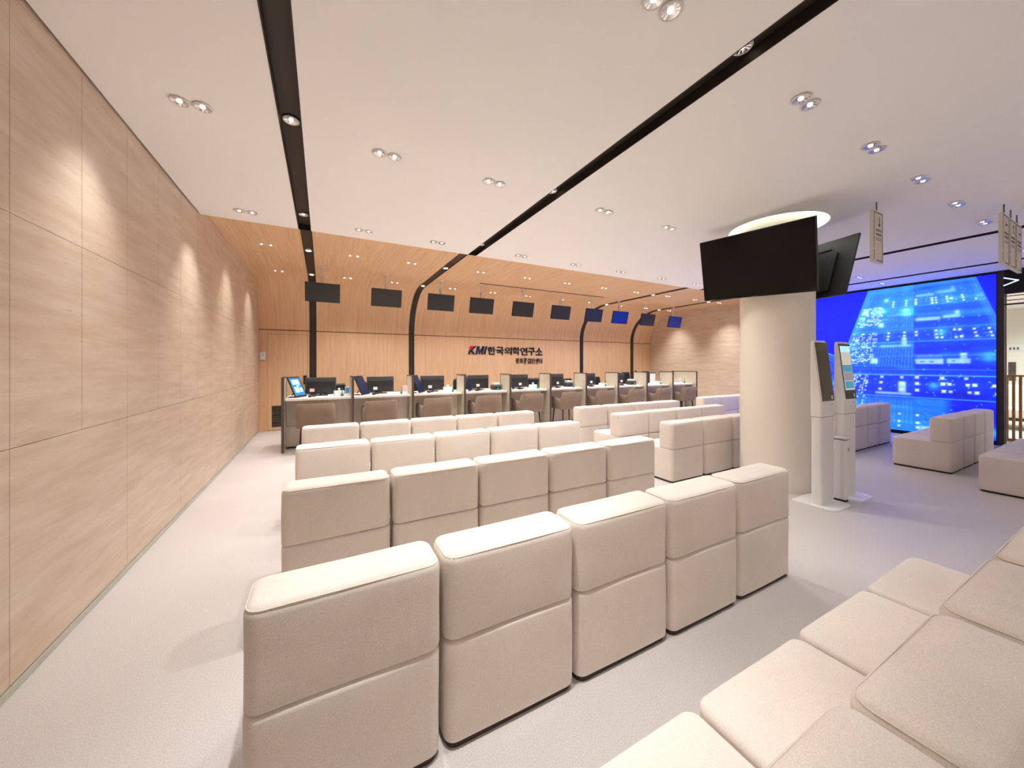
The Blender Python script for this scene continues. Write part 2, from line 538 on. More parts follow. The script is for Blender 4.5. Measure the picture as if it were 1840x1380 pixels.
# ------------------------------------------------------------------ white ceiling, with the round cove around the column
cuts = [XL + 0.014] + [e for s in STRIPS for e in (s - SW, s + SW)] + [XR + 0.1]
mb = MB()
for i in range(0, len(cuts), 2):
    x0, x1 = cuts[i], cuts[i + 1]
    if not (x0 < COLX < x1):
        mb.box(x0, x1, YF, YE, ZC, ZC + 0.105)
        continue
    a0, a1 = COLY - 1.2, COLY + 1.2
    mb.box(x0, x1, YF, a0, ZC, ZC + 0.105); mb.box(x0, x1, a1, YE, ZC, ZC + 0.105)
    n = 64; vs = []; fs = []
    for k in range(n):
        an = 2 * PI * k / n; c_, s_ = math.cos(an), math.sin(an)
        t_ = min((x1 - COLX) / c_ if c_ > 1e-6 else 1e9, (x0 - COLX) / c_ if c_ < -1e-6 else 1e9,
                 (a1 - COLY) / s_ if s_ > 1e-6 else 1e9, (a0 - COLY) / s_ if s_ < -1e-6 else 1e9)
        vs.append((COLX + COVE_R * c_, COLY + COVE_R * s_, ZC)); vs.append((COLX + t_ * c_, COLY + t_ * s_, ZC))
    corners = [(x1, a1), (x0, a1), (x0, a0), (x1, a0)]
    for k in range(n):
        j = (k + 1) % n
        fs.append((2 * k, 2 * j, 2 * j + 1, 2 * k + 1))
        p, q = vs[2 * k + 1], vs[2 * j + 1]
        if abs(p[0] - q[0]) > 1e-6 and abs(p[1] - q[1]) > 1e-6:
            cx = p[0] if abs(p[0] - x0) < 1e-6 or abs(p[0] - x1) < 1e-6 else q[0]
            cy = p[1] if abs(p[1] - a0) < 1e-6 or abs(p[1] - a1) < 1e-6 else q[1]
            vs.append((cx, cy, ZC)); fs.append((2 * k + 1, 2 * j + 1, len(vs) - 1))
    mb.add(vs, fs)
struct('ceiling', mb, 'ceiling')
# ceiling closure over the gap along the left wall and the step to the wood ceiling
struct('ceiling_edge', MB().box(XL - 0.012, XL + 0.016, YF, YE, ZC + 0.02, ZC + 0.06), 'void')
mb = MB()
n = 64
mb.lathe([(COVE_R, 0.0), (COVE_R, 0.28), (COLR, 0.28)], n, (COLX, COLY, ZC), cap=False)
o = struct('ceiling_cove', mb, 'ceiling', True)
pts = [(COLX + (COVE_R - 0.045) * math.cos(2 * PI * k / 48), COLY + (COVE_R - 0.045) * math.sin(2 * PI * k / 48), ZC + 0.22) for k in range(48)]
tag(MB().tube(pts, 0.02, 8, True).build('cove_lamp', 'cove', None, True),
    'glowing ring lamp hidden in the round ceiling recess over the column', 'lamp')

# round column
struct('column', MB().lathe([(COLR, 0.0), (COLR, ZC + 0.3)], 72, (COLX, COLY, 0)), 'column', True)
col = bpy.data.objects['column']
col.data.set_sharp_from_angle(angle=math.radians(40))

# ------------------------------------------------------------------ ceiling downlights
def downlight_meshes(lens, lr=0.015):
    ring = MB().lathe([(0.047, -0.001), (0.052, -0.006), (0.049, -0.011), (0.042, -0.011), (0.040, -0.004)], 24, cap=False).mesh('trim_ring', True)
    dish = MB()
    n = 24; vs = [(0, 0, -0.0015)]; fs = []
    for k in range(n):
        a = 2 * PI * k / n
        vs.append((0.041 * math.cos(a), 0.041 * math.sin(a), -0.0085 - (0.002 if k % 2 else 0.0)))
    fs = [(0, 1 + (k + 1) % n, 1 + k) for k in range(n)]
    dish.add(vs, fs)
    dish = dish.mesh('reflector')
    ln = MB().lathe([(0.0, -0.011), (lr * 0.8, -0.0105), (lr, -0.003)], 16, cap=False).mesh('lens')
    for me, mt in ((ring, 'white_metal'), (dish, 'chrome'), (ln, lens)):
        me.materials.append(M[mt])
    return ring, dish, ln
DL = {k: downlight_meshes(k) for k in ('lens', 'lens_hot')}
DL['strip'] = downlight_meshes('lens_hot', 0.036)
def spot_data(name, power, angle, blend, col):
    l = bpy.data.lights.new(name, 'SPOT')
    l.energy = power; l.spot_size = math.radians(angle); l.spot_blend = blend
    l.color = col; l.shadow_soft_size = 0.035
    return l
SPOT = spot_data('downlight_beam', LAMP_W, 104, 1.0, LAMP_COL)
SPOT_WALL = spot_data('wall_washer_beam', LAMP_W * 0.85, 80, 1.0, LAMP_COL)
SPOT_WOOD = spot_data('wood_ceiling_beam', LAMP_W * 1.45, 120, 0.9, LAMP_COL)
SPOT_NEAR = spot_data('narrow_beam', LAMP_W * 1.25, 58, 1.0, LAMP_COL)
SPOT_FAR = spot_data('side_room_fill_beam', LAMP_W * 2.5, 150, 0.6, LAMP_COL)
SPOT_DIM = spot_data('rear_fill_beam', LAMP_W * 1.3, 130, 0.75, LAMP_COL)  # fill from the added lamps behind the camera
SPOT_STRIP = spot_data('strip_beam', LAMP_W * 0.75, 90, 1.0, LAMP_COL)
def downlight(x, y, z, label, group, kind='lens', light=None, scale=1.0):
    e = empty('downlight', (x, y, z), 0, label, 'downlight', group)
    e.scale = (scale, scale, scale)
    for nm, me in zip(('trim_ring', 'reflector', 'lens'), DL[kind]):
        link(nm, me, None, e)
    if light:
        lo = bpy.data.objects.new('beam', light); COL.objects.link(lo)
        lo.parent = e; lo.location = (0, 0, -0.02)
        if light.name.startswith('wall_washer'):             # aimed a little towards the wall it washes
            lo.rotation_euler = (0, math.radians(-8 if x > 5 else 8), 0)
    return e
BEAMS = {}
def beam(i, x, y):
    if i in (0, 10): base, f = SPOT_WALL, {1.10: 0.4, 2.87: 1.0, 4.63: 1.15, 6.18: 1.1, 7.82: 1.0}.get(y, 0.0)
    elif y > 5: base, f = SPOT_WOOD, 1.0
    elif y > 4: base, f = SPOT, 0.95 if x < 7 else 0.7
    elif y > 2: base, f = SPOT, 1.5 if x < 4.5 else 0.5 if x < 7 else 0.12
    elif y > 0: base, f = SPOT_NEAR, {1: 2.0, 2: 1.2, 3: 0.7, 4: 0.35}.get(i, 0.06)
    else: base, f = SPOT_DIM, (0.62 if x < 5 else 0.3) if y < -2 else 0.0
    if i == 10: f *= 0.1 if y < 5 else 2.0
    if f <= 0: return None
    key = (base.name, f)
    if key not in BEAMS:
        d_ = base.copy(); d_.energy = base.energy * f; BEAMS[key] = d_
    return BEAMS[key]
PX = [-0.715, 0.435, 1.335, 2.60, 3.60, 4.58, 5.60, 6.60, 7.70, 8.76, 9.80]
ROWS = [(-2.4, ZC), (-0.65, ZC), (1.10, ZC), (2.87, ZC), (4.63, ZC), (6.18, ZW), (7.82, ZW)]  # rows above and behind the camera are unseen, added for lighting
ROWN = {1.10: 'ceiling row nearest the camera', 2.87: 'second ceiling row from camera', 4.63: 'white ceiling row beside the wood',
        6.18: 'nearer wood ceiling row', 7.82: 'farther wood ceiling row',
        -0.65: 'added unseen row above the camera', -2.4: 'added unseen row behind the camera'}
for (y, z) in ROWS:
    for i, x in enumerate(PX):
        if abs(x - COLX) < 0.75 and abs(y - COLY) < 0.75: continue
        for s in (-1, 1):
            lab = '%s downlight, %s of %s pair from left, %s' % (
                'glowing' if z == ZW else 'chrome', 'left' if s < 0 else 'right', ORD[i], ROWN[y])
            # one beam stands for both lamps of a pair; dimming zones: the right side and the rear are turned down
            lt = beam(i, x, y) if s < 0 else None
            downlight(x + s * 0.055, y, z, lab, 'paired ceiling downlights', 'lens_hot' if z == ZW else 'lens', lt, 0.8 if z == ZW else 1.0)
SN = ['leftmost dark strip', 'dark strip second from left', 'dark strip third from left', 'rightmost dark strip']
for i, s in enumerate(STRIPS):
    for (y, z) in ((1.10, ZC + 0.063), (2.86, ZC + 0.063), (4.60, ZC + 0.063), (6.22, ZW + 0.003), (7.86, ZW + 0.003)):
        downlight(s, y, z, 'round %s lamp set in the %s, %s' % ('blazing' if z > ZC + 0.1 else 'chrome', SN[i], ROWN[[r for r in (1.10, 2.87, 4.63, 6.18, 7.82) if abs(r - y) < 0.1][0]].replace('the ', '')),
                  'lamps in the dark ceiling strips', 'strip' if z > ZC + 0.1 else 'lens', SPOT_STRIP if (s < 5 or y > 4) and y > 2 else None, 1.0)
# slim black track in the wood ceiling
tr = empty('ceiling_track', (2.96, 7.03, ZW), 0, 'slim black slot track in the wood ceiling above the counter', 'track')
MB().box(0, 3.4, -0.012, 0.012, -0.010, 0).build('rail', 'black', tr)
MB().box(-0.02, 0.0, -0.05, 0.02, -0.010, 0).build('end_cap', 'grille', tr)

# ------------------------------------------------------------------ sofa modules
def soft_block(wd, y0, y1, z0, z1, r, rb, rt):
    """upholstered block: rounded-rectangle plan, small radius rb below, rt above, slightly crowned faces"""
    hx, hy, cy = wd / 2, (y1 - y0) / 2, (y0 + y1) / 2
    def ring(inset, z, bulge=0.0):
        rr_ = max(0.006, r - inset); out = []
        for q, (sx, sy) in enumerate(((1, 1), (-1, 1), (-1, -1), (1, -1))):
            c0 = (sx * (hx - inset - rr_), sy * (hy - inset - rr_))
            for k in range(6):
                a = PI / 2 * q + PI / 2 * k / 5
                out.append([c0[0] + rr_ * math.cos(a), c0[1] + rr_ * math.sin(a)])
            # flat side up to the next corner
            nx_ = ((-1, 1), (-1, -1), (1, -1), (1, 1))[q]
            a = PI / 2 * (q + 1)
            e0 = out[-1]; e1 = [nx_[0] * (hx - inset - rr_) + rr_ * math.cos(a), nx_[1] * (hy - inset - rr_) + rr_ * math.sin(a)]
            for k in range(1, 5):
                t = k / 5; bl = bulge * (1 - (2 * t - 1) ** 2)
                out.append([e0[0] + (e1[0] - e0[0]) * t + math.cos(a) * bl, e0[1] + (e1[1] - e0[1]) * t + math.sin(a) * bl])
        return [(p[0], cy + p[1], z) for p in out]
    rings = [ring(0.06, z0)]
    for k in range(4):
        a = PI / 2 * k / 3
        rings.append(ring(rb * (1 - math.sin(a)), z0 + rb * (1 - math.cos(a))))
    for k in range(1, 5):
        t = k / 5
        rings.append(ring(0, z0 + rb + (z1 - rt - z0 - rb) * t, 0.004 * math.sin(PI * t)))
    for k in range(6):
        a = PI / 2 * k / 5
        rings.append(ring(rt * (1 - math.cos(a)), z1 - rt + rt * math.sin(a)))
    top = min(hx, hy)
    for t, dz in ((0.35, 0.003), (0.6, 0.005), (0.8, 0.006)):
        rings.append(ring(rt + (top - rt - 0.012) * t, z1 + dz))
    n = len(rings[0]); vs = [p for rg in rings for p in rg]; fs = []
    for i in range(len(rings) - 1):
        for k in range(n):
            l = (k + 1) % n
            fs.append((i * n + k, i * n + l, (i + 1) * n + l, (i + 1) * n + k))
    fs.append(tuple(range(n))[::-1]); fs.append(tuple((len(rings) - 1) * n + k for k in range(n)))
    return MB().add(vs, fs)
def sofa_meshes(wd, seed):
    rnd = random.Random(seed)
    base = soft_block(wd - 0.014, 0.0, 0.55, 0.022, 0.395, 0.045, 0.010, 0.020).mesh('seat_base', True)
    back = soft_block(wd - 0.014, 0.0, 0.204, 0.397, 0.706, 0.048, 0.010, 0.034).mesh('backrest', True)
    for me in (base, back):
        ph = [rnd.uniform(0, 6.28) for _ in range(6)]
        for v in me.vertices:
            p = v.co
            k = 0.0010 * (math.sin(9 * p.x + ph[0]) + math.sin(11 * p.z + ph[1]) + math.sin(8 * p.y + 6 * p.x + ph[2]))
            v.co += v.normal * k
    base.materials.append(M['fabric']); back.materials.append(M['fabric'])
    # piping: thin cord loop round the top edge of the back
    def loop(cx, cy, hx, hy, r, z):
        pts = []
        for q, (sx, sy) in enumerate(((1, 1), (-1, 1), (-1, -1), (1, -1))):
            for k in range(5):
                a = PI / 2 * q + PI / 2 * k / 4
                pts.append((cx + sx * (hx - r) + r * math.cos(a), cy + sy * (hy - r) + r * math.sin(a), z))
        return pts
    pipe = MB().tube(loop(0, 0.102, (wd - 0.014) / 2 - 0.0065, 0.102 - 0.0065, 0.042, 0.694), 0.0020, 5, True).mesh('piping', True)
    pipe.materials.append(M['fabric'])
    pl = MB().prism([(p[0], p[1]) for p in loop(0, 0.275, wd / 2 - 0.018, 0.263, 0.036, 0)], 'Z', 0.0, 0.03).mesh('plinth')
    pl.materials.append(M['plinth'])
    return base, back, pipe, pl
SOFA = {wd: [sofa_meshes(wd, i + int(wd * 100)) for i in range(3)] for wd in (0.592, 0.605, 0.5)}
def sofa(x, y, wd, label, group, k, dy=0.0, rot=0.0):
    e = empty('sofa_module', (x, y + dy, 0), rot, label, 'sofa', group)
    base, back, pipe, pl = SOFA[wd][k % 3]
    link('seat_base', base, None, e)
    b_ = link('backrest', back, None, e)
    link('piping', pipe, None, b_)
    link('plinth', pl, None, e)
    return e
def sofa_row(x0, y, n, wd, desc, group, adj, start=0, jitter=0.006):
    for k in range(start, n):
        last = n - start
        lab = '%s sofa module, %s from the left %s' % (adj, ORD[k - start], desc)
        sofa(x0 + wd * (k + 0.5) + random.uniform(-0.002, 0.002), y, wd, lab, group, random.randrange(3),
             random.uniform(-jitter, jitter), 0.0)
GR = 'waiting room sofa modules'
sofa_row(-0.21, 0.15, 5, 0.592, 'in the row at lower right corner', GR, 'beige fabric', 1)
sofa_row(-0.21, 1.24, 5, 0.592, 'in the nearest full row', GR, 'cream fabric')
sofa_row(-0.21, 2.32, 5, 0.592, 'in the second full row', GR, 'cream fabric')
sofa_row(-0.21, 3.42, 5, 0.592, 'in the third full row', GR, 'cream fabric')
sofa_row(-0.21, 4.48, 5, 0.592, 'in the fourth row before the counter', GR, 'cream fabric')
sofa_row(3.60, 2.83, 4, 0.605, 'in the row directly behind the column', GR, 'shaded tan')
sofa_row(3.60, 3.68, 4, 0.605, 'in the middle row behind the column', GR, 'cream')
sofa_row(3.60, 4.53, 4, 0.605, 'in the centre row nearest the counter', GR, 'cream')
sofa_row(6.96, 4.70, 4, 0.605, 'in the farthest row by the stone wall', GR, 'pale')
sofa_row(6.96, 2.50, 4, 0.5, 'in the row beside the blue video wall', GR, 'pale')
sofa_row(7.02, 1.41, 4, 0.5, 'in the row right of the kiosks', GR, 'beige')
sofa_row(6.40, 0.56, 4, 0.5, 'in the row at the right picture edge', GR, 'beige')

# ------------------------------------------------------------------ reception counter
DIVX = [-0.555 + 1.006 * k for k in range(11)]
CT = 0.84                              # worktop height
ctr = empty('reception_counter', (0, 6.75, 0), 0, 'long pale reception counter with ten stations before the wood wall', 'counter')
for k in range(10):
    x0, x1 = DIVX[k] + 0.022, DIVX[k + 1] - 0.022
    MB().rbox(((x0 + x1) / 2, 0.36, CT - 0.019), (x1 - x0, 0.72, 0.038), 0.004, 1, 0, 1).build('worktop', 'worktop', ctr)
    MB().box(x0, x1, 0.26, 0.285, 0.05, CT - 0.04).build('front_panel', 'laminate', ctr)
    MB().box(x0 + 0.01, x1 - 0.01, 0.275, 0.29, 0.0, 0.05).build('kick', 'trim', ctr)
    MB().box(x0, x0 + 0.22, 0.215, 0.259, 0.03, 0.36).build('cable_box', 'laminate', ctr)
MB().box(DIVX[0] + 0.03, DIVX[-1] - 0.03, 0.66, 0.70, 0.0, CT - 0.04).build('back_panel', 'laminate', ctr)
for k, x in enumerate(DIVX):
    y1 = 7.47 if k == 10 else 7.10
    e = empty('desk_divider', (x, 6.64, 0), 0,
              'beige desk divider screen with brown edge, %s from the left along the counter' % ORD[k], 'divider', 'counter dividers')
    L = y1 - 6.64
    MB().box(-0.017, 0.017, 0.016, L - 0.016, 0.0, 1.172).build('board', 'divider', e)
    MB().box(-0.02, 0.02, 0.0, 0.016, 0.0, 1.19).build('front_edging', 'trim', e)
    MB().box(-0.02, 0.02, L - 0.016, L, 0.0, 1.19).build('rear_edging', 'trim', e)
    MB().box(-0.02, 0.02, 0.016, L - 0.016, 1.172, 1.19).build('top_edging', 'trim', e)

# ------------------------------------------------------------------ visitor chairs at the counter
def make_chair_meshes():
    # path of the wrap-around shell: right arm front -> back -> left arm front (local: back at y=0, front +y)
    hw, dep, r = 0.275, 0.50, 0.09
    pth = []
    for t in (0.0, 0.25, 0.5, 0.75, 1.0):
        pth.append((hw, dep + (r - dep) * t))
    for k in range(1, 5):
        a = -PI / 2 * k / 4
        pth.append((hw - r + r * math.cos(a), r + r * math.sin(a)))
    for t in (0.33, 0.66):
        pth.append(((hw - r) * (1 - 2 * t), 0.0))
    for k in range(0, 5):
        a = -PI / 2 - PI / 2 * k / 4
        pth.append((-hw + r + r * math.cos(a), r + r * math.sin(a)))
    for t in (0.25, 0.5, 0.75, 1.0):
        pth.append((-hw, r + (dep - r) * t))
    def top(y):
        if y < 0.075: return 0.80
        if y < 0.13: return 0.80 + (0.63 - 0.80) * (y - 0.075) / 0.055
        return 0.63 + 0.045 * min(1, (y - 0.13) / 0.37)
    # finer sampling where the step is
    P = []
    for a, b_ in zip(pth[:-1], pth[1:]):
        n = 3
        for k in range(n): P.append((a[0] + (b_[0] - a[0]) * k / n, a[1] + (b_[1] - a[1]) * k / n))
    P.append(pth[-1])
    vs = []; fs = []; th = 0.045; m_ = len(P); rings = 7
    for i, (x, y) in enumerate(P):
        a = P[max(0, i - 1)]; b_ = P[min(m_ - 1, i + 1)]
        tx, ty = b_[0] - a[0], b_[1] - a[1]; l = math.hypot(tx, ty); nx, ny = ty / l, -tx / l   # outward? path runs clockwise
        cx, cy = 0, 0.25
        if (x - cx) * nx + (y - cy) * ny < 0: nx, ny = -nx, -ny
        zt = top(y); zb = 0.405
        flare = lambda z: (z - 0.6) * (-0.11 if True else 0)
        rec = -0.06 * 0
        sec = []
        for z, off in ((zb, 0.0), ((zb + zt) / 2, 0.006), (zt - 0.015, 0.0), (zt, -0.012), (zt, -th + 0.012), (zt - 0.015, -th), (zb, -th)):
            sc_ = 1 - 0.16 * max(0, z - 0.55)
            back = -0.18 * max(0, z - 0.42) * max(0, 1 - y / 0.3)
            sec.append((x * sc_ + nx * off, y + ny * off + back, z))
        vs += sec
    for i in range(m_ - 1):
        for k in range(rings):
            l = (k + 1) % rings
            fs.append((i * rings + k, i * rings + l, (i + 1) * rings + l, (i + 1) * rings + k))
    fs.append(tuple(range(rings))[::-1]); fs.append(tuple((m_ - 1) * rings + k for k in range(rings)))
    shell = MB().add(vs, fs).mesh('shell', True)
    bm = bmesh.new(); bm.from_mesh(shell); bmesh.ops.recalc_face_normals(bm, faces=bm.faces); bm.to_mesh(shell); bm.free()
    shell.set_sharp_from_angle(angle=math.radians(50))
    seat = MB().rbox((0, 0.28, 0.445), (0.47, 0.46, 0.10), 0.03, 3, 0.008, 3).mesh('seat', True)
    shell.materials.append(M['chair_fabric']); seat.materials.append(M['chair_fabric'])
    legs = []
    for sx in (-1, 1):
        for sy in (0, 1):
            x, y = sx * 0.20, 0.09 + 0.36 * sy
            lg = MB().tube([(x, y, 0.42), (x + sx * 0.035, y + (0.035 if sy else -0.035), 0.0)], 0.018, 8, False, 0.010).mesh('leg', True)
            lg.materials.append(M['leg']); legs.append(lg)
    return shell, seat, legs
CH = make_chair_meshes()
for k in range(10):
    e = empty('visitor_chair', (-0.11 + 1.004 * k + random.uniform(-0.02, 0.02), 6.45 + random.uniform(-0.02, 0.02), 0), random.uniform(-0.05, 0.05),
              'taupe upholstered armchair with dark legs at the counter, %s from the left' % ORD[k], 'chair', 'chairs at the counter')
    e.scale = (1, 1, 0.97)
    link('shell', CH[0], None, e); link('seat', CH[1], None, e)
    for lg in CH[2]: link('leg', lg, None, e)

# ------------------------------------------------------------------ staff chairs behind the counter
def make_task_chair(x, y, rz, label, zb=0.0):
    e = empty('task_chair', (x, y, 0), rz, label, 'office chair', 'staff chairs behind the counter')
    MB().rbox((0, 0, 0.47), (0.46, 0.46, 0.07), 0.03, 2, 0.01, 3).build('seat', 'black', e, True)
    pts = []
    mb = MB()
    n = 9; vs = []; fs = []
    for i in range(n):
        a = -0.55 + 1.1 * i / (n - 1)
        for j, z in enumerate((0.56, 0.62, 0.80, 0.94 + zb, 1.0 + zb)):
            wsc = (0.85, 1.0, 1.0, 0.95, 0.8)[j]
            px_, py_ = 0.42 * math.sin(a) * wsc, -0.26 + 0.42 * (1 - math.cos(a)) - 0.05 * (z - 0.56)
            vs.append((px_, py_, z)); vs.append((px_ * 0.97, py_ + 0.03, z))
    K = 5
    for i in range(n - 1):
        for j in range(K - 1):
            a, b_, c_, d_ = (i * K + j) * 2, ((i + 1) * K + j) * 2, ((i + 1) * K + j + 1) * 2, (i * K + j + 1) * 2
            fs += [(a, b_, c_, d_), (a + 1, d_ + 1, c_ + 1, b_ + 1)]
        fs += [(i * K * 2, i * K * 2 + 1, (i + 1) * K * 2 + 1, (i + 1) * K * 2),
               ((i * K + K - 1) * 2, ((i + 1) * K + K - 1) * 2, ((i + 1) * K + K - 1) * 2 + 1, (i * K + K - 1) * 2 + 1)]
    for j in range(K - 1):
        fs += [(j * 2, (j + 1) * 2, (j + 1) * 2 + 1, j * 2 + 1), (((n - 1) * K + j) * 2, ((n - 1) * K + j) * 2 + 1, ((n - 1) * K + j + 1) * 2 + 1, ((n - 1) * K + j + 1) * 2)]
    mb.add(vs, fs).build('backrest', 'black', e, True)
    MB().box(-0.03, 0.03, -0.27, -0.245, 0.44, 0.62).build('back_bracket', 'black', e)
    MB().lathe([(0.028, 0.09), (0.028, 0.44)], 12).build('gas_lift', 'grille', e, True)
    for k in range(5):
        a = 2 * PI * k / 5
        lg = MB().tube([(0, 0, 0.10), (0.28 * math.cos(a), 0.28 * math.sin(a), 0.065)], 0.02, 6, False, 0.014).build('base_arm', 'black', e, True)
        MB().lathe([(0.0, 0.0), (0.022, 0.006), (0.026, 0.028), (0.02, 0.05), (0.0, 0.055)], 10, (0.28 * math.cos(a), 0.28 * math.sin(a), 0)).build('caster', 'black', lg, True)
    return e
for k, (x, y, zb) in enumerate([(0.26, 7.95, 0), (0.92, 7.95, 0.02), (1.9, 7.9, 0), (2.92, 7.95, 0.05), (4.92, 7.9, 0.03), (6.02, 7.9, 0.0), (7.08, 7.9, 0.03), (8.3, 7.95, 0.15), (9.1, 7.9, 0.17)]):
    make_task_chair(x, y, PI + random.uniform(-0.3, 0.3), 'black staff chair behind the counter, %s from the left' % ORD[k], zb)

# ------------------------------------------------------------------ desk monitors, tablets and small desk things
mon = []
mon.append((MB().rbox((0, 0, 0.175), (0.49, 0.028, 0.29), 0.008, 1, 0, 2).mesh('casing', True), 'grey_plastic', 'casing'))
mon.append((MB().rbox((0, -0.020, 0.150), (0.44, 0.02, 0.20), 0.008, 1, 0, 2).mesh('rear_cover', True), 'black', 'rear_cover'))
mon.append((MB().box(-0.235, 0.235, 0.0141, 0.0155, 0.045, 0.31).mesh('display'), 'screen_off', 'display'))
mon.append((MB().box(-0.022, 0.022, -0.038, -0.030, 0.005, 0.13).mesh('stand_neck'), 'black', 'stand_neck'))
mon.append((MB().rbox((0, -0.01, 0.007), (0.22, 0.16, 0.014), 0.005, 1, 0, 2).mesh('stand_foot', True), 'black', 'stand_foot'))
for me, mt, nm in mon: me.materials.append(M[mt])
tab = []
def tablet_parts(parent, lit):
    ps = math.radians(52); le = math.radians(26)
    wv = Vector((math.cos(ps), math.sin(ps), 0)); nh = Vector((math.sin(ps), -math.cos(ps), 0))
    u = (-nh) * math.sin(le) + Vector((0, 0, math.cos(le)))
    n = wv.cross(u)
    c = u * 0.185 + Vector((0, 0, 0.012))
    MB().obox(c, wv, u, n, 0.125, 0.182, 0.009).build('casing', 'black', parent)
    s = MB().obox(c + n * 0.0092, wv, u, n, 0.108, 0.158, 0.0006).build('display', 'screen_ui' if lit else 'screen_ui_dark', parent)
    if lit:
        for (a, b_, ha, hb) in ((0.0, 0.08, 0.075, 0.045), (-0.03, -0.055, 0.045, 0.05), (0.06, -0.06, 0.03, 0.04), (0.02, 0.012, 0.03, 0.012)):
            MB().obox(c + n * 0.0102 + wv * a + u * b_, wv, u, n, ha, hb, 0.0003).build('screen_tile', 'ui_light', s)
    foot = c - n * 0.11 - u * 0.02; foot.z = 0.006
    MB().tube([c - n * 0.008 - u * 0.02, foot + Vector((0, 0, 0.03)), foot], 0.008, 6).build('stand_arm', 'black', parent, True)
    MB().lathe([(0.055, 0.0), (0.055, 0.010), (0.048, 0.013)], 20, (foot.x, foot.y, 0)).build('stand_base', 'black', parent, True)
STN = lambda k: '%s station from the left' % ORD[k]
for k in range(10):
    xc = -0.03 + 1.006 * k
    e = empty('desk_monitor', (xc, 7.25, CT), random.uniform(-0.04, 0.04), 'black desk monitor seen from behind, at the %s' % STN(k), 'monitor', 'desk monitors')
    for me, mt, nm in mon: link(nm, me, None, e)
    if k < 6:
        e = empty('tablet_stand', (xc - 0.29, 6.93, CT), 0, ('black tilted tablet %s at the %s' % ('with bright blue screen' if k == 0 else 'with dim screen', STN(k))), 'tablet', 'tilted tablets')
        tablet_parts(e, k == 0)
    # small camera stand with a white sticker
    if k < 8:
        e = empty('card_reader', (xc - 0.13, 6.93, CT), 0, 'small black reader with a %s sticker at the %s' % ('pink' if k == 0 else 'white', STN(k)), 'card reader', 'desk readers')
        MB().rbox((0, 0, 0.018), (0.11, 0.09, 0.036), 0.008, 1, 0, 2).build('body', 'black', e, True)
        MB().tube([(0, 0.02, 0.03), (0, 0.02, 0.09)], 0.008, 6).build('stem', 'black', e, True)
        hd = MB().rbox((0, 0.02, 0.115), (0.085, 0.02, 0.06), 0.006, 1, 0, 2).build('head', 'black', e, True)
        MB().box(-0.034, 0.034, 0.0085, 0.0096, 0.09, 0.142).build('sticker', 'pink' if k == 0 else 'sticker', hd)
        e = MB().rbox((0, 0, 0.006), (0.12, 0.06, 0.012), 0.003, 1, 0, 2).build('paper_pad', 'sticker', None, True)
        e.location = (xc - 0.08, 6.84, CT); e.rotation_euler.z = 0.1
        tag(e, 'small white paper pad on the worktop of the %s' % STN(k), 'paper pad', 'paper pads')
    # green pen on a round foot
    e = empty('desk_pen', (xc + 0.33, 6.93, CT), 0, 'green pen standing in a round holder at the %s' % STN(k), 'pen', 'green desk pens')
    MB().lathe([(0.022, 0.0), (0.024, 0.012), (0.020, 0.04), (0.008, 0.05)], 14).build('holder', 'green', e, True)
    MB().tube([(0, 0, 0.04), (0.004, 0.004, 0.15)], 0.0055, 6).build('pen', 'green', e, True)
def card_stand(x, y, mat, label, w_=0.085, h_=0.125):
    e = empty('card_stand', (x, y, CT), 0, label, 'card stand')
    MB().obox((0, 0, h_ / 2 + 0.004), (1, 0, 0), (0, 0.12, 0.993), (0, -0.993, 0.12), w_ / 2, h_ / 2, 0.003).build('card', 'sticker', e)
    MB().obox((0, -0.004, h_ / 2 + 0.018), (1, 0, 0), (0, 0.12, 0.993), (0, -0.993, 0.12), w_ / 2 - 0.008, h_ / 2 - 0.030, 0.0008).build('print', mat, e)
    MB().box(-w_ / 2, w_ / 2, -0.02, 0.05, 0.0, 0.004).build('foot', 'sticker', e)
card_stand(0.383, 6.92, 'blue_card', 'blue upright card stand at the first station from the left', 0.075, 0.16)
card_stand(1.375, 6.92, 'pink', 'pink and white card stand at the second station from the left', 0.082, 0.15)
card_stand(9.20, 6.95, 'pink', 'pink and white card stand at the last station on the right', 0.09, 0.14)
# tissue boxes, trays, a printer and a notice
def tissue(x, y, label):
    e = empty('tissue_box', (x, y, CT), 0.1, label, 'tissue box')
    MB().rbox((0, 0, 0.045), (0.16, 0.11, 0.09), 0.006, 1, 0, 2).build('box', 'sticker', e, True)
    MB().lathe([(0.03, 0.088), (0.012, 0.11), (0.026, 0.135), (0.0, 0.128)], 9).build('tissue', 'sticker', e, True)
tissue(0.255, 7.02, 'white tissue box beside the blue card stand')
tissue(2.26, 7.10, 'white tissue box at the third station from the left')
tissue(4.24, 7.02, 'white tissue box at the fifth station from the left')
def printer(x, y, label):
    e = empty('label_printer', (x, y, CT), -0.15, label, 'printer', 'counter printers')
    MB().rbox((0, 0, 0.05), (0.19, 0.19, 0.10), 0.012, 1, 0, 2).build('body', 'grey_plastic', e, True)
    MB().rbox((0.02, 0.02, 0.125), (0.14, 0.15, 0.05), 0.012, 1, 0, 2).build('lid', 'white_plastic', e, True)
    MB().box(-0.06, 0.06, -0.099, -0.094, 0.03, 0.06).build('slot', 'black', e)
printer(3.33, 7.08, 'grey and white printer at the fourth station from the left')
printer(7.37, 7.09, 'grey and white printer at the eighth station from the left')
printer(5.36, 7.20, 'low dark printer behind the sixth station pen')
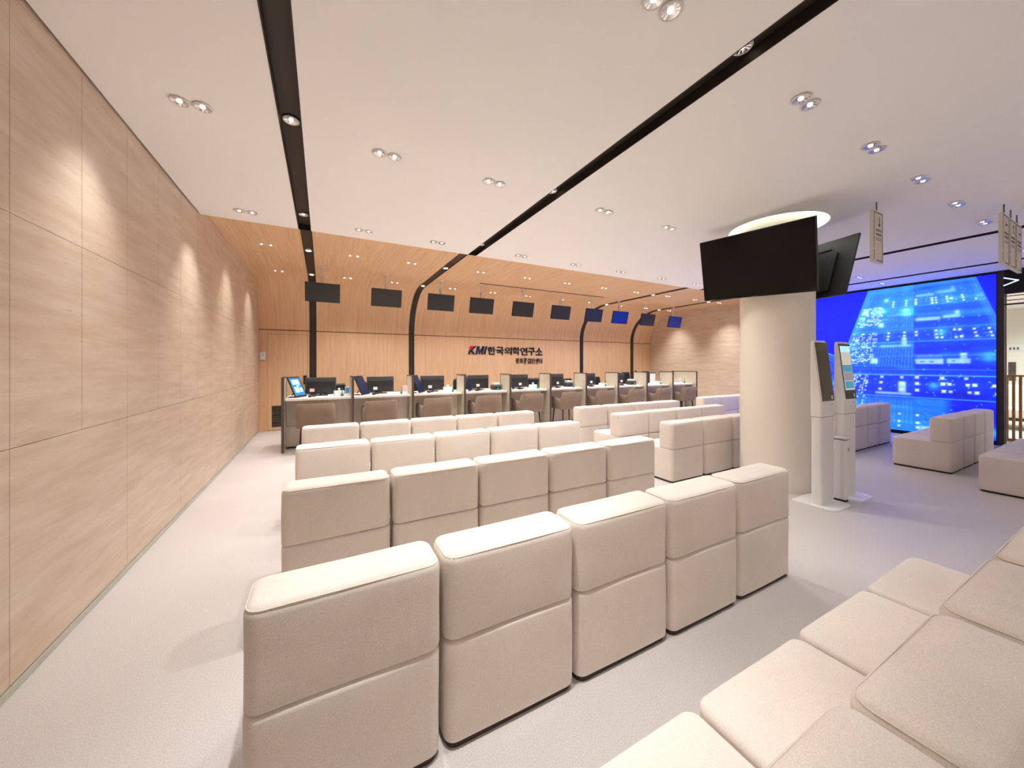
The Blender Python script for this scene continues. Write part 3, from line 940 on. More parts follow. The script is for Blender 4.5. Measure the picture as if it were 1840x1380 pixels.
def tray(x, y, label):
    e = empty('desk_tray', (x, y, CT), 0, label, 'tray', 'desk trays')
    MB().box(-0.095, 0.095, -0.065, 0.065, 0, 0.006).build('bottom', 'white_plastic', e)
    for (a, b_, c_, d_) in ((-0.095, 0.095, -0.065, -0.06), (-0.095, 0.095, 0.06, 0.065), (-0.095, -0.09, -0.06, 0.06), (0.09, 0.095, -0.06, 0.06)):
        MB().box(a, b_, c_, d_, 0.006, 0.075).build('side', 'white_plastic', e)
tray(6.36, 7.05, 'white open tray at the seventh station from the left')
tray(8.37, 7.05, 'white open tray at the ninth station from the left')
e = empty('notice_stand', (8.36, 7.22, CT), 0, 'white notice board with a dark top bar at the ninth station', 'notice')
MB().box(-0.11, 0.11, -0.004, 0.004, 0.0, 0.29).build('board', 'sticker', e)
MB().box(-0.115, 0.115, -0.007, 0.007, 0.29, 0.315).build('top_bar', 'logo_navy', e)
MB().box(-0.08, 0.08, -0.03, 0.04, 0.0, 0.004).build('foot', 'sticker', e)

# ------------------------------------------------------------------ hanging monitors above the counter
HX = [0.0, 1.07, 2.13, 3.03, 4.06, 5.12, 6.16, 7.08, 8.14, 9.30]
for k, x in enumerate(HX):
    lit = k in (7, 9)
    y = 7.16 + 0.012 * k
    e = empty('hanging_monitor', (x, y, ZW), 0, '%s ceiling-hung monitor, %s from the left over the counter' % ('blue-lit' if lit else 'dark grey', ORD[k]), 'monitor', 'hanging monitors')
    tl = math.radians(14)
    uu = Vector((0, -math.sin(tl), math.cos(tl))); nn = Vector((0, -math.cos(tl), -math.sin(tl)))
    c = Vector((0, -0.05, -0.46))
    wv = Vector((1, 0, 0))
    cs = MB().obox(c, wv, uu, wv.cross(uu), 0.272, 0.165, 0.016).build('casing', 'black', e)
    MB().obox(c + nn * 0.0165, wv, uu, wv.cross(uu), 0.264, 0.156, 0.0006).build('display', 'screen_blue' if lit else 'screen_off', cs)
    MB().obox(c - nn * 0.025, wv, uu, wv.cross(uu), 0.06, 0.06, 0.010).build('mount_plate', 'white_metal', e)
    MB().lathe([(0.052, -0.012), (0.052, 0.0)], 20).build('ceiling_plate', 'white_metal', e, True)
    MB().lathe([(0.016, -0.16), (0.016, -0.012)], 14).build('upper_pole', 'white_metal', e, True)
    MB().lathe([(0.023, -0.46), (0.023, -0.19), (0.016, -0.16)], 14).build('lower_pole', 'white_metal', e, True)

# ------------------------------------------------------------------ two large televisions on the column
def television(loc, yaw, tilt, roll, label, W=1.16, Hh=0.707):
    e = empty('television', (0, 0, 0), 0, label, 'television')
    wv = Vector((math.cos(yaw), math.sin(yaw), 0)); nh = Vector((wv.y, -wv.x, 0))
    uu = nh * math.sin(tilt) + Vector((0, 0, math.cos(tilt)))
    w2 = wv * math.cos(roll) + uu * math.sin(roll); u2 = uu * math.cos(roll) - wv * math.sin(roll)
    n = w2.cross(u2)
    c = Vector(loc) - n * 0.012
    p = MB().obox(c, w2, u2, n, W / 2, Hh / 2, 0.011).build('panel', 'black', e)
    MB().obox(c + n * 0.0113, w2, u2, n, W / 2 - 0.008, Hh / 2 - 0.008, 0.0005).build('display', 'tv_screen', p)
    MB().obox(c + n * 0.0114 - u2 * (Hh / 2 - 0.005), w2, u2, n, 0.03, 0.003, 0.0008).build('badge', 'grille', p)
    rc = MB().obox(c - n * 0.026 - u2 * 0.06, w2, u2, n, W / 2 - 0.16, Hh / 2 - 0.13, 0.016).build('rear_cover', 'black', e)
    MB().obox(c - n * 0.017 + u2 * (Hh / 2 - 0.12), w2, u2, n, W / 2 - 0.25, 0.003, 0.006).build('ridge', 'black', e)
    for s in (-1, 1):
        MB().obox(c - n * 0.055 + w2 * s * 0.16 - u2 * 0.05, w2, u2, n, 0.018, 0.16, 0.012).build('mount_rail', 'black', e)
    hub = c - n * 0.062 - u2 * 0.08
    q = Vector((COLX, COLY, hub.z)); dr = (q - hub); dr.z = 0
    L = max(0.02, dr.length - COLR + 0.01); dr.normalize()
    MB().tube([hub + w2 * 0.0, hub + dr * L], 0.03, 10).build('mount_arm', 'black', e, True)
    MB().obox(hub + dr * (L - 0.004), Vector((-dr.y, dr.x, 0)), (0, 0, 1), Vector((-dr.y, dr.x, 0)).cross(Vector((0, 0, 1))), 0.06, 0.13, 0.012).build('wall_plate', 'black', e)
    return e
television((4.16, 2.251, 2.49), math.radians(-89.83), math.radians(14.04), math.radians(-4.08),
           'large black television facing left on the round column')
television((5.194, 2.262, 2.478), math.radians(75.8), math.radians(17.5), 0.0,
           'large television seen from behind on the far side of the column')

# ------------------------------------------------------------------ self-service kiosks
def kiosk(x, y, label, lit):
    e = empty('kiosk', (x, y, 0), 0, label, 'kiosk', 'self-service kiosks')
    # base plate with rounded front corners
    poly = []
    hx, y0, y1, r = 0.195, -0.175, 0.19, 0.09
    for (cx, cy, a0, rr) in ((hx - r, y0 + r, -90, r), (hx - 0.02, y1 - 0.02, 0, 0.02), (-hx + 0.02, y1 - 0.02, 90, 0.02), (-hx + r, y0 + r, 180, r)):
        for k in range(6):
            a = math.radians(a0 + 90 * k / 5); poly.append((cx + rr * math.cos(a), cy + rr * math.sin(a)))
    MB().prism(poly, 'Z', 0.0, 0.012).build('base_plate', 'white_plastic', e, False)
    # post: rounded rectangle
    def rr(hx, hy, cy, r):
        out = []
        for (sx, sy, a0) in ((1, -1, -90), (1, 1, 0), (-1, 1, 90), (-1, -1, 180)):
            for k in range(5):
                a = math.radians(a0 + 90 * k / 4); out.append((sx * (hx - r) + r * math.cos(a), cy + sy * (hy - r) + r * math.sin(a)))
        return out
    MB().prism(rr(0.130, 0.046, 0.0, 0.024), 'Z', 0.012, 0.875).build('post', 'white_plastic', e, True, 40)
    # head: wedge leaning back, rounded top corners
    zt = 1.635
    vs = []; fs = []; n = 9
    def sect(z):
        f = -0.049 if z < 1.02 else -0.049 + (z - 1.02) / (zt - 1.02) * 0.066
        return f, 0.049
    zs = [0.879, 1.0, 1.03, 1.2, 1.4, 1.56, 1.60, 1.622, zt]
    hw = [0.134, 0.134, 0.134, 0.134, 0.134, 0.134, 0.130, 0.120, 0.103]
    mb = MB(); ring = []
    for z, h_ in zip(zs, hw):
        f, bk = sect(z); r = 0.012
        ring.append([(-h_ + r, f, z), (h_ - r, f, z), (h_, f + r, z), (h_, bk - r, z), (h_ - r, bk, z), (-h_ + r, bk, z), (-h_, bk - r, z), (-h_, f + r, z)])
    for rg in ring: vs += rg
    for i in range(len(ring) - 1):
        for k in range(8):
            l = (k + 1) % 8
            fs.append((i * 8 + k, i * 8 + l, (i + 1) * 8 + l, (i + 1) * 8 + k))
    fs.append(tuple(range(8))[::-1]); fs.append(tuple((len(ring) - 1) * 8 + k for k in range(8)))
    hd = mb.add(vs, fs).build('head', 'white_plastic', e, True, 35)
    # glass in the plane of the sloping face
    u = Vector((0, 0.066, zt - 1.02)).normalized(); wv = Vector((1, 0, 0)); nrm = wv.cross(u)
    c = Vector((0, -0.049, 1.02)) + u * 0.305 + nrm * 0.002
    MB().obox(c, wv, u, nrm, 0.122, 0.292, 0.003).build('glass', 'black' if lit else 'kiosk_glass', e)
    cf = c + nrm * 0.0032
    def tile(name, a, b_, ha, hb, mat):
        MB().obox(cf + wv * a + u * b_, wv, u, nrm, ha, hb, 0.0004).build(name, mat, e)
    if lit:
        tile('display', 0, 0.035, 0.113, 0.235, 'ui_beige')
        cf = cf + nrm * 0.0006
        tile('screen_header', 0, 0.235, 0.113, 0.032, 'ui_light')
        tile('screen_tile', -0.002, 0.025, 0.106, 0.032, 'ui_teal')
        tile('screen_band', 0, -0.055, 0.106, 0.045, 'ui_grey')
        tile('screen_button', -0.002, -0.145, 0.096, 0.038, 'ui_teal')
        tile('screen_rule', 0.0, 0.062, 0.11, 0.005, 'sticker')
    else:
        tile('display_edge', 0, -0.215, 0.117, 0.002, 'black')
    tile('sensor', 0.075, -0.258, 0.013, 0.018, 'sticker')
    MB().obox(Vector((0.06, -0.0498, 0.992)), (1, 0, 0), (0, 0, 1), (0, -1, 0), 0.025, 0.002, 0.001).build('nameplate', 'grille', e)
    MB().box(-0.130, 0.130, -0.047, 0.046, 0.874, 0.880).build('joint', 'grille', e)
    return e
kiosk(4.44, 1.735, 'white kiosk with a dark brown screen beside the column', False)
kiosk(4.945, 1.735, 'white kiosk with a lit teal and beige screen', True)
e = empty('waste_box', (4.692, 1.68, 0), 0, 'slim white floor box standing between the two kiosks', 'box')
MB().rbox((0, 0, 0.325), (0.075, 0.10, 0.61), 0.015, 1, 0, 3).build('body', 'white_plastic', e, True)
MB().rbox((0, 0, 0.645), (0.079, 0.104, 0.02), 0.006, 1, 0, 2).build('lid', 'white_plastic', e, True)
MB().box(-0.036, 0.036, -0.049, 0.049, 0.626, 0.636).build('lid_gap', 'grille', e)
MB().box(-0.035, 0.035, -0.045, 0.045, 0.0, 0.021).build('foot', 'black', e)
MB().obox((0.03, -0.0506, 0.53), (1, 0, 0), (0, 0, 1), (0, -1, 0), 0.005, 0.018, 0.001).build('keyhole', 'black', e)

# ------------------------------------------------------------------ hanging direction signs
def arrow(mb, cx, cz, dr, s, y):
    """flat arrow made of a shaft and two barbs, facing -Y"""
    d_ = Vector(dr).normalized(); p = Vector((-d_.z, 0, d_.x))
    c = Vector((cx, y, cz))
    def bar(a, b_, wd):
        t = (b_ - a).normalized(); q = Vector((-t.z, 0, t.x))
        mb.obox((a + b_) / 2, t, q, t.cross(q), (b_ - a).length / 2, wd, 0.0006)
    tip = c + d_ * s
    bar(c - d_ * s, tip, 0.005)
    bar(tip - d_ * 0.45 * s + p * 0.4 * s, tip, 0.005); bar(tip - d_ * 0.45 * s - p * 0.4 * s, tip, 0.005)
def hang_sign(x, y, w_, zt, zb, dr, label, seed):
    rnd = random.Random(seed)
    e = empty('hanging_sign', (x, y, ZC), 0, label, 'sign', 'hanging direction signs')
    MB().tube([(0, 0, 0), (0, 0, zt - ZC)], 0.006, 6).build('rod', 'grille', e, True)
    MB().box(-w_ / 2, w_ / 2, -0.013, 0.013, zb - ZC, zt - ZC).build('board', 'sign', e)
    y0 = -0.0136; a, b_, t = w_ / 2 - 0.016, 0.016, 0.0035
    z0, z1 = zb - ZC + b_, zt - ZC - b_
    mb = MB()
    for (p, q, r, s) in ((-a, a, z1 - 2 * t, z1), (-a * 0.4, a, z0, z0 + 2 * t), (a - 2 * t, a, z0, z1), (-a, -a + 2 * t, z0 + 0.12, z1)):
        mb.box(p, q, y0 - 0.0006, y0 + 0.0005, r, s)
    mb.build('printed_frame', 'ink', e)
    mb = MB(); arrow(mb, a * 0.25, z1 - 0.085, dr, 0.045, y0 - 0.0003); mb.build('printed_arrow', 'ink', e)
    mb = MB()
    for r, (zz, hh, cnt) in enumerate(((z1 - 0.175, 0.011, 4), (z1 - 0.215, 0.011, 4), (z1 - 0.25, 0.005, 7), (z1 - 0.268, 0.005, 7))):
        wd = 1.3 * a / cnt
        for k in range(cnt):
            xx = -a * 0.55 + wd * (k + 0.5)
            if cnt == 4:
                for zq in (-0.6, 0.1, 0.75):
                    mb.box(xx - wd * 0.4, xx + wd * 0.4, y0 - 0.0006, y0 + 0.0005, zz + hh * zq, zz + hh * zq + 0.0035)
                mb.box(xx + wd * 0.2, xx + wd * 0.3, y0 - 0.0006, y0 + 0.0005, zz - hh, zz + hh)
            else:
                mb.box(xx - wd * 0.4, xx + wd * 0.4 * rnd.uniform(0.3, 1), y0 - 0.0006, y0 + 0.0005, zz - hh * 0.5, zz + hh * 0.5)
    mb.build('printed_lines', 'ink', e)['kind'] = 'stuff'
    MB().box(-a, -a + 0.008, y0 - 0.0006, y0 + 0.0005, z0 + 0.005, z0 + 0.10).build('printed_mark', 'ink', e)
hang_sign(4.845, 1.46, 0.235, 2.905, 2.40, (0, 0, -1), 'beige hanging sign with a down arrow beside the column', 1)
hang_sign(6.04, 0.884, 0.27, 2.895, 2.39, (-1, 0, 0), 'leftmost of three beige hanging signs, with a left arrow', 2)
hang_sign(6.322, 0.884, 0.27, 2.895, 2.39, (0, 0, 1), 'middle of three beige hanging signs, with an up arrow', 3)
hang_sign(6.604, 0.884, 0.27, 2.895, 2.39, (1, 0, 0), 'rightmost of three beige hanging signs, with a right arrow', 4)

# ------------------------------------------------------------------ wall lettering
lg = empty('wall_logo', (3.42, YB, 1.66), 0, 'dark raised company lettering with a red accent on the wood wall', 'lettering')
SH = 0.24
def glyph(polys, name, mat, x0, wdt_, z0, hgt):
    mb = MB()
    for poly in polys:
        mb.prism([(x0 + (p[0]) * wdt_ + SH * (z0 + p[1] * hgt), z0 + p[1] * hgt) for p in poly], 'Y', -0.022, -0.002)
    return mb.build(name, mat, lg)
hK = 0.222
glyph([[(0.0, 0.0), (0.26, 0.0), (0.26, 0.34), (0.0, 0.34)],
       [(0.0, 0.34), (0.26, 0.34), (0.26, 0.62), (0.0, 0.40)],
       [(0.26, 0.34), (0.70, 0.0), (1.05, 0.0), (0.50, 0.48), (0.26, 0.62)],
       [(0.26, 0.62), (0.50, 0.48), (1.0, 1.0), (0.66, 1.0)]], 'letter', 'logo_navy', 0.0, 0.19, 0.0, hK)
glyph([[(0.0, 0.44), (0.26, 0.66), (0.62, 1.0), (0.0, 1.0)]], 'letter_accent', 'logo_red', 0.0, 0.19, 0.0, hK)
glyph([[(0, 0), (0.24, 0), (0.24, 1), (0, 1)], [(0.24, 0.55), (0.46, 0.0), (0.56, 0.0), (0.5, 0.42), (0.30, 1.0), (0.24, 1)],
       [(0.5, 0.42), (0.56, 0.0), (0.76, 0.55), (0.76, 1), (0.70, 1)], [(0.76, 0), (1, 0), (1, 1), (0.76, 1)]], 'letter', 'logo_navy', 0.205, 0.215, 0.0, hK)
glyph([[(0, 0), (1, 0), (1, 1), (0, 1)]], 'letter', 'logo_navy', 0.445, 0.055, 0.0, hK)
def hangul(ch, x, z, wd, ht, bold):
    cu = bpy.data.curves.new('letter', 'FONT')
    cu.body = ch; cu.size = 1.0; cu.offset = bold; cu.extrude = 0.02; cu.resolution_u = 3
    to = bpy.data.objects.new('letter', cu); COL.objects.link(to)
    bpy.context.view_layer.update()
    me = bpy.data.meshes.new_from_object(to.evaluated_get(bpy.context.evaluated_depsgraph_get()))
    bpy.data.objects.remove(to); bpy.data.curves.remove(cu)
    co = np.array([v.co[:] for v in me.vertices])
    lo, hi = co.min(0), co.max(0)
    for v in me.vertices:
        a = (v.co.x - lo[0]) / (hi[0] - lo[0]); b_ = (v.co.y - lo[1]) / (hi[1] - lo[1]); c = (v.co.z - lo[2]) / (hi[2] - lo[2])
        v.co = (x + a * wd, -0.002 - 0.02 * c, z + b_ * ht)
    me.materials.clear(); me.name = 'letter'
    bm = bmesh.new(); bm.from_mesh(me); bmesh.ops.recalc_face_normals(bm, faces=bm.faces); bm.to_mesh(me); bm.free()
    return link('letter', me, 'logo_dark', lg)
for k, ch in enumerate('한국의학연구소'):
    hangul(ch, 0.565 + 0.2555 * k, -0.005, 0.238, 0.222, 0.024)
for k, ch in enumerate('광화문검진센터'):
    hangul(ch, 1.435 + 0.1305 * k, -0.243, 0.112, 0.15, 0.002)

# wall switch panel by the door
e = empty('wall_control', (-1.103, YB, 1.567), 0, 'white wall control panel left of the flush door', 'control panel')
MB().rbox((0, -0.012, 0), (0.095, 0.022, 0.17), 0.006, 1, 0, 2).build('housing', 'white_plastic', e, True)
MB().box(-0.022, 0.022, -0.0242, -0.0225, 0.0, 0.05).build('display', 'ui_grey', e)
MB().box(-0.035, 0.035, -0.018, -0.002, -0.092, -0.084).build('lower_lip', 'grille', e)

# ------------------------------------------------------------------ blue video wall
LY0, LY1, LZ0, LZ1 = 1.585, 4.90, 0.07, 2.955
def led_picture():
    nx, nz = 330, 290
    Y = np.linspace(LY1, LY0, nx + 1)[None, :].repeat(nz + 1, 0)
    Z = np.linspace(LZ0, LZ1, nz + 1)[:, None].repeat(nx + 1, 1)
    rng = np.random.default_rng(5)
    yl = 3.22 + (2.94 - Z) * 0.302
    yr = 1.81 - (2.94 - Z) * 0.303
    inside = np.clip((yl - Y) / 0.02, 0, 1) * np.clip((Y - yr) / 0.02, 0, 1)
    vz = (Z - LZ0) / (LZ1 - LZ0)
    bg = np.stack([3 + 12 * vz * (1 - abs(vz - .7)), 20 + 44 * np.clip(vz - .3, 0, 1) * (1 - np.clip(vz - .75, 0, 1) * 3), 205 + 45 * vz], -1)
    def S(a, lo, hi): return np.clip((a - lo) / (hi - lo), 0, 1)
    left = np.clip((Y - 2.56) / 0.01, 0, 1)
    # tower body: light cyan at the top, deep blue below, soft horizontal bands
    band = 0.5 + 0.5 * np.sin(Z * 16.2 + 0.7) * np.sin(Z * 6.1)
    t = np.clip(0.62 * S(Z, 1.0, 2.9) + 0.22 * band + 0.14 * left, 0, 1)
    deep = np.array([12, 52, 212.]); sky = np.array([72, 176, 255.])
    tower = deep * (1 - t[..., None]) + sky * t[..., None]
    lowl = left * S(-Z, -0.75, -0.55)
    tower = tower * (1 - 0.75 * lowl[..., None]) + np.array([40, 150, 248.]) * 0.75 * lowl[..., None]
    low_right = (1 - left) * S(-Z, -0.74, -0.72) * S(-Y, -2.2, -2.05)
    tower = tower * (1 - 0.8 * low_right[..., None]) + np.array([16, 30, 195.]) * 0.8 * low_right[..., None]
    mid = (1 - left) * S(-Z, -0.74, -0.72) * S(Y, 2.05, 2.2)
    tower = tower * (1 - 0.7 * mid[..., None]) + np.array([44, 150, 245.]) * 0.7 * mid[..., None]
    img = bg * (1 - inside[..., None]) + tower * inside[..., None]
    def blend(mask, col, a=1.0):
        nonlocal img
        mk = (np.clip(mask, 0, 1) * a)[..., None]
        img = img * (1 - mk) + np.array(col, float) * mk
    def rect(y0, y1, z0, z1, soft=0.02):
        return np.clip((Y - y0) / soft + .5, 0, 1) * np.clip((y1 - Y) / soft + .5, 0, 1) * np.clip((Z - z0) / soft + .5, 0, 1) * np.clip((z1 - Z) / soft + .5, 0, 1)
    def dot(y, z, r, col, a=1.0):
        m_ = np.clip(1.75 - np.maximum(abs(Y - y), abs(Z - z)) / (r * 1.12), 0, 1)
        blend(m_ * inside, col, a)
    # darker storeys
    for z0, z1, a in ((0.78, 1.16, .35), (1.20, 1.46, .45), (1.60, 1.83, .55), (1.88, 2.06, .25), (2.12, 2.26, .35), (2.38, 2.52, .3)):
        blend(rect(1.5, 2.55, z0, z1, .03) * inside, (12, 34, 205), a)
    for z0, z1, a in ((0.85, 1.17, .45), (1.20, 1.32, .4), (1.86, 2.02, .25)):
        blend(rect(2.58, 4.2, z0, z1, .03) * inside, (14, 40, 205), a)
    # thin bright storey lines
    for zz, a in ((0.745, .8), (1.18, .9), (1.29, .45), (1.56, .6), (1.84, .7), (2.09, .4), (2.33, .3), (2.54, .3)):
        blend(np.clip(1.4 - abs(Z - zz) / 0.008, 0, 1) * inside, (96, 190, 255), a)
    # tower edges
    for k, (o_, a) in enumerate(((0.0, .8), (0.05, .55), (0.10, .4))):
        blend(np.clip(1.3 - abs(yl - o_ - Y) / 0.02, 0, 1), (92, 190, 255), a)
        blend(np.clip(1.3 - abs(Y - yr - o_ * .7) / 0.016, 0, 1), (92, 190, 255), a * .8)
    # vertical mullions on the left face
    s = (yl - Y) / (yl - 2.56)
    mull = (np.sin(s * 150) > 0.35) * left * inside
    for z0, z1, a in ((1.35, 1.78, .3), (2.1, 2.5, .3), (0.2, 0.7, .2)):
        blend(mull * rect(2.5, 4.3, z0, z1, .05) * S(s, .25, .45), (110, 200, 255), a)
    # rows of lit windows on both faces
    def face_y(z, q, is_left):
        l_ = 3.22 + (2.94 - z) * 0.302; r_ = 1.81 - (2.94 - z) * 0.303
        return l_ - q * (l_ - 2.56) if is_left else 2.56 - q * (2.56 - r_)
    for zs, r in (((1.135, 1.02, 0.885), .017), ((2.03, 1.965, 1.90), .013), ((2.66, 2.615, 2.57), .010), ((0.40, 0.25, 0.16), .013)):
        for zz in zs:
            for q in (0.03, 0.28, 0.34, 0.5, 0.56, 0.72, 0.88, 1.0):
                if zs[0] > .5 or q < .36:
                    if rng.random() > .08: dot(face_y(zz, q, False), zz + rng.uniform(-.006, .006), r * (1.15 if q in (.03, .28, .56) else .95), (235, 250, 255), .95)
            for q in (0.62, 0.86):
                dot(face_y(zz, q, True), zz, r, (235, 250, 255), .9)
            for q in np.linspace(.06, .95, 15):
                if rng.random() > .55: dot(face_y(zz, q, False), zz + rng.uniform(-.05, .05), r * .45, (120, 205, 255), .8)
    for (za, zb_) in ((0.55, 1.18), (1.42, 1.60), (1.64, 2.06), (2.2, 2.58)):
        for q in np.linspace(0.04, 0.44, 13):
            for zz in np.arange(za, zb_, 0.036):
                if rng.random() > .42:
                    dot(face_y(zz, q, True) + rng.uniform(-.008, .008), zz + rng.uniform(-.01, .01), rng.uniform(.006, .0115), (225, 247, 255), rng.uniform(.65, 1))
    for _ in range(240):
        zz = rng.uniform(.1, 2.8); dot(face_y(zz, rng.uniform(0, 1), rng.random() > .4), zz, rng.uniform(.004, .009), (110, 200, 255), .7)
    # bright blocks and signs
    for y0, y1, z0, z1, a in ((2.18, 2.54, 1.40, 1.50, .85), (1.86, 2.14, 1.41, 1.50, .85), (1.90, 1.98, 1.50, 1.60, .95), (2.22, 2.54, 2.235, 2.30, .8), (1.98, 2.19, 2.26, 2.32, .75),
                              (1.99, 2.04, 2.32, 2.39, .9), (2.30, 2.54, 2.71, 2.755, .6), (2.03, 2.27, 2.735, 2.785, .55), (2.05, 2.09, 2.78, 2.84, .6),
                              (2.60, 3.12, 0.78, 0.83, .85), (2.67, 2.78, 0.83, 1.05, .95), (2.60, 3.05, 1.75, 1.785, .75), (2.66, 2.73, 1.785, 1.93, .9),
                              (2.60, 2.95, 2.36, 2.40, .45), (2.64, 2.70, 2.42, 2.50, .7), (3.08, 3.19, 1.41, 1.52, 1.0), (2.99, 3.07, 2.16, 2.25, .95), (2.92, 2.98, 2.67, 2.74, .9),
                              (2.2, 2.54, 1.52, 1.58, .35), (1.75, 2.5, 0.08, 0.2, .5), (2.1, 2.45, 0.10, 0.19, .5)):
        blend(rect(y0, y1, z0, z1, .03) * inside, (190, 234, 255), a * .85)
    for y0, y1, z0, z1 in ((2.30, 2.36, 1.43, 1.46), (2.42, 2.48, 1.43, 1.46), (2.04, 2.08, 1.44, 1.47)):
        blend(rect(y0, y1, z0, z1), (50, 120, 220), .9)
    # lit fountain glow low right, ring at the far left
    for yy, zz, r in ((1.66, 1.52, .06), (1.62, .20, .06), (1.70, .14, .05), (2.3, 0.98, .05), (2.2, 2.0, .05)):
        blend(np.exp(-((Y - yy) ** 2 + (Z - zz) ** 2) / (2 * r * r)), (80, 200, 255), .8)
    rr = np.hypot(Y - 4.05, Z - 1.28)
    for r0, wd, a in ((0.38, .02, .9), (0.33, .016, .7), (0.28, .03, .5), (0.2, .05, .4)):
        blend(np.clip(1.3 - abs(rr - r0) / wd, 0, 1) * (1 - inside), (92, 190, 255), a)
    # soft bands, streaks and bloom
    def smooth(n_, axis_len):
        return np.interp(np.linspace(0, n_ - 1, axis_len), np.arange(n_), rng.random(n_))
    bands = 0.6 * smooth(34, nz + 1) + 0.4 * smooth(90, nz + 1)
    cols = 0.6 * smooth(26, nx + 1) + 0.4 * smooth(70, nx + 1)
    tex = 0.72 + 0.5 * (0.62 * bands[:, None] + 0.38 * cols[None, :])
    for _ in range(46):
        zz = rng.uniform(.3, 2.9); y0 = rng.uniform(1.6, 3.9); ln = rng.uniform(.15, .9)
        tex += rng.uniform(-.28, .34) * rect(y0 - ln / 2, y0 + ln / 2, zz - rng.uniform(.008, .04), zz + rng.uniform(.008, .04), .05)
    img = img * (1 + (tex[..., None] - 1) * inside[..., None])
    def blur(a, r_):
        k_ = np.ones(2 * r_ + 1) / (2 * r_ + 1)
        for ax_ in (0, 1):
            a = np.apply_along_axis(lambda m_: np.convolve(np.pad(m_, r_, mode='edge'), k_, 'valid'), ax_, a)
        return a
    hot = np.clip(img - np.array([90, 150, 215.]), 0, 255)
    glow = blur(blur(hot, 4), 4)
    img = img * 0.96 + glow * np.array([0.7, 1.1, 1.0])
    c = np.clip(img, 0, 255) / 255
    c = np.where(c <= 0.04045, c / 12.92, ((c + 0.055) / 1.055) ** 2.4)
    c = c * np.array([0.64, 0.70, 1.45])          # diode primaries: strong blue
    vs = np.stack([np.full_like(Y, 0.0), Y, Z], -1).reshape(-1, 3)
    i = np.arange(nz)[:, None] * (nx + 1) + np.arange(nx)[None, :]
    fs = np.stack([i, i + nx + 1, i + nx + 2, i + 1], -1).reshape(-1, 4)   # facing -X
    me = bpy.data.meshes.new('picture')
    me.vertices.add(len(vs)); me.vertices.foreach_set('co', vs.astype(np.float32).ravel())
    me.loops.add(fs.size); me.loops.foreach_set('vertex_index', fs.astype(np.int32).ravel())
    me.polygons.add(len(fs)); me.polygons.foreach_set('loop_start', np.arange(0, fs.size, 4, dtype=np.int32))
    me.update(calc_edges=True)
    at_ = me.color_attributes.new('picture', 'FLOAT_COLOR', 'POINT')
    rgba = np.concatenate([c.reshape(-1, 3), np.ones((c.shape[0] * c.shape[1], 1))], 1)
    at_.data.foreach_set('color', rgba.astype(np.float32).ravel())
    return me
vw = empty('video_wall', (XR, 0, 0), 0, 'large glowing blue video wall showing a skyscraper at night', 'video wall')
s = link('display', led_picture(), 'led', vw); s.location = (-0.012, 0, 0)
MB().box(-0.011, 0.05, LY0 - 0.01, LY1 + 0.04, 0.0, LZ1 + 0.04).build('cabinet', 'void', vw)
MB().box(-0.022, 0.0, LY0 - 0.012, LY1 + 0.04, LZ1, ZC - 0.001).build('top_frame', 'void', vw)
MB().box(-0.022, 0.0, LY0 - 0.012, LY1 + 0.04, 0.0, LZ0).build('bottom_frame', 'void', vw)
MB().box(-0.022, 0.0, LY1, LY1 + 0.045, LZ0, LZ1).build('side_frame', 'void', vw)

# ------------------------------------------------------------------ entrance right of the video wall and the room beyond
tag(MB().box(XR - 0.03, XR + 0.12, 1.50, 1.572, 0, ZC).build('trim_5', 'dark'), kind='structure')
hd = empty('door_header', (XR, 0, 0), 0, 'black header panel with a glowing white chevron above the entrance', 'header')
MB().box(-0.03, 0.12, -1.2, 1.499, 2.60, ZC - 0.001).build('panel', 'void', hd)
MB().box(-0.02, 0.02, -1.2, 1.499, 2.40, 2.425).build('transom', 'dark', hd)
mb = MB()
for zz, sg in ((2.80, 1), (2.80, -1)):
    a = Vector((-0.034, 1.36, 2.80)); b_ = Vector((-0.034, 1.50, 2.80 + sg * 0.065))
    t = (b_ - a).normalized(); q = Vector((-1, 0, 0)).cross(t)
    mb.obox((a + b_) / 2, t, q, t.cross(q), (b_ - a).length / 2 + 0.006, 0.008, 0.003)
mb.build('chevron', 'neon', hd)
tag(MB().box(XR + 0.03, XR + 0.042, 0.55, 1.47, 0.01, 2.395).build('window_1', 'clear'), kind='structure')
# side room
struct('wall_far', MB().box(16.5, 16.6, -3, 5, 0, 3.2), 'wall_paint')
struct('wall_far_left', MB().box(XR + 0.2, 16.5, 4.0, 4.1, 0, 3.2), 'wall_paint')
struct('wall_far_right', MB().box(XR + 0.2, 16.5, -3.1, -3.0, 0, 3.2), 'wall_paint')
mb = MB().box(XR + 0.121, 16.5, -3, 4.05, 2.9, 3.0)
struct('ceiling_far', mb, 'ceiling')
for k in range(5):
    tag(MB().box(11.5 + k * 0.9, 11.56 + k * 0.9, -2.5, 3.8, 2.885, 2.9).build('trim_%d' % (6 + k), 'dark'), kind='structure')
rl = empty('slat_railing', (11.05, 0, 0), 0, 'light wooden railing of upright slats beyond the entrance', 'railing')
MB().box(-0.02, 0.02, 0.75, 1.68, 1.17, 1.20).build('top_rail', 'slat_wood', rl)
MB().box(-0.02, 0.02, 0.75, 1.68, 0.0, 0.05).build('bottom_rail', 'slat_wood', rl)
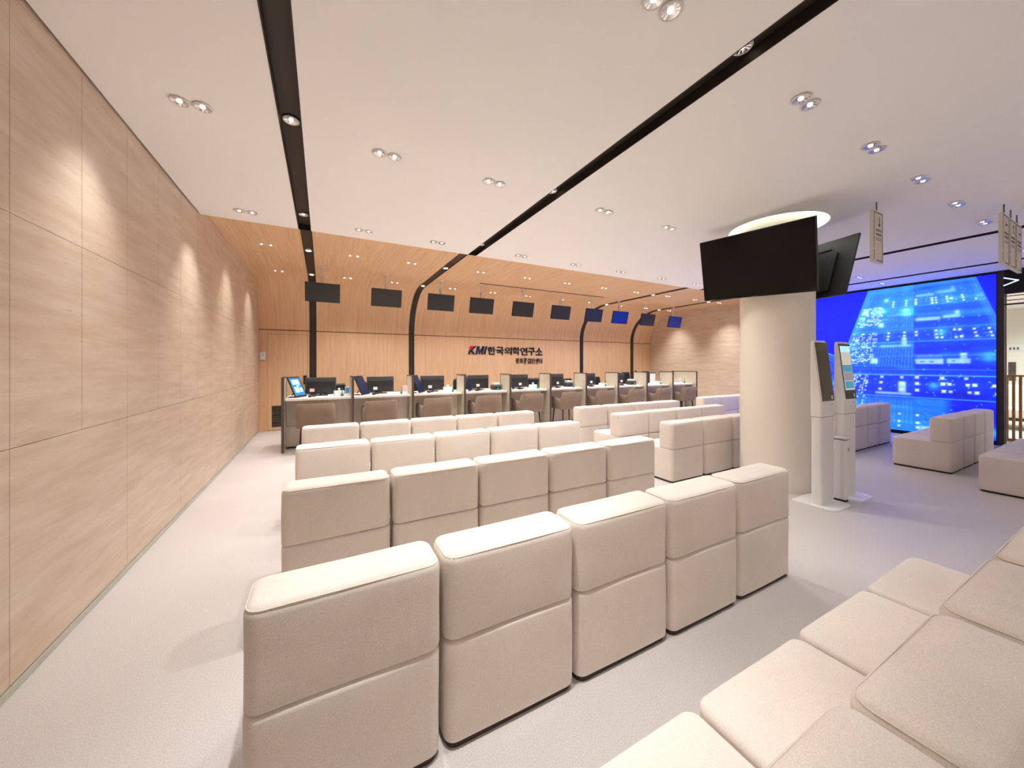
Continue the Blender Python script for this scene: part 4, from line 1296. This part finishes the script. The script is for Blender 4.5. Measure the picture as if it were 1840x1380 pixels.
for k in range(13):
    y = 1.655 - k * 0.072
    MB().box(-0.02, 0.02, y - 0.016, y + 0.016, 0.05, 1.17).build('slat', 'slat_wood', rl)
e = empty('lounge_bench', (13.2, 1.2, 0), 0, 'white upholstered lounge bench on dark legs in the room beyond', 'bench')
MB().rbox((0, 0.3, 0.36), (0.7, 2.4, 0.2), 0.04, 2, 0, 3).build('seat', 'fabric', e, True)
MB().rbox((0.42, 0.3, 0.66), (0.16, 2.4, 0.55), 0.04, 2, 0, 3).build('backrest', 'fabric', e, True)
MB().box(-0.33, 0.45, -0.85, 1.45, 0.2, 0.262).build('frame', 'leg', e)
for sx in (-0.3, 0.4):
    for sy in (-0.8, 0.3, 1.4):
        MB().box(sx - 0.025, sx + 0.025, sy - 0.025, sy + 0.025, 0, 0.2).build('leg', 'leg', e)
e = empty('wall_monitor', (14.6, 1.62, 2.9), 0, 'small black monitor hanging from the ceiling beyond the entrance', 'monitor')
MB().tube([(0, 0, 0), (0, 0, -0.5)], 0.02, 8).build('pole', 'white_metal', e, True)
MB().box(-0.03, 0.03, -0.35, 0.20, -0.82, -0.5).build('casing', 'black', e)
e = empty('wall_sign', (16.5, 1.2, 1.75), 0, 'white wall band with two small printed signs beyond the entrance', 'sign')
MB().box(-0.02, 0.0, -1.5, 1.4, 0.0, 0.16).build('band', 'sticker', e)
for yy in (1.05, 0.78):
    for q in range(3):
        MB().box(-0.023, -0.02, yy - 0.08 + q * 0.06, yy - 0.045 + q * 0.06, 0.03, 0.10).build('print', 'grille', e)
e = MB().box(-0.02, 0, -0.06, 0.06, 0.0, 0.5).build('wall_slot', 'trim')
e.location = (16.499, 2.28, 0.95); tag(e, 'narrow dark wall slot below the white band beyond the entrance', 'wall fitting')
for k, (x, y) in enumerate(((11.4, 1.0), (13.0, 1.0), (13.0, 2.6), (14.8, 1.4), (11.8, -0.8))):
    downlight(x, y, 2.9, 'added unseen downlight beyond the entrance, %s from the railing' % ORD[k], 'added downlights of the side room', 'lens', SPOT_FAR, 1.0)  # unseen lamps added to brighten the side room
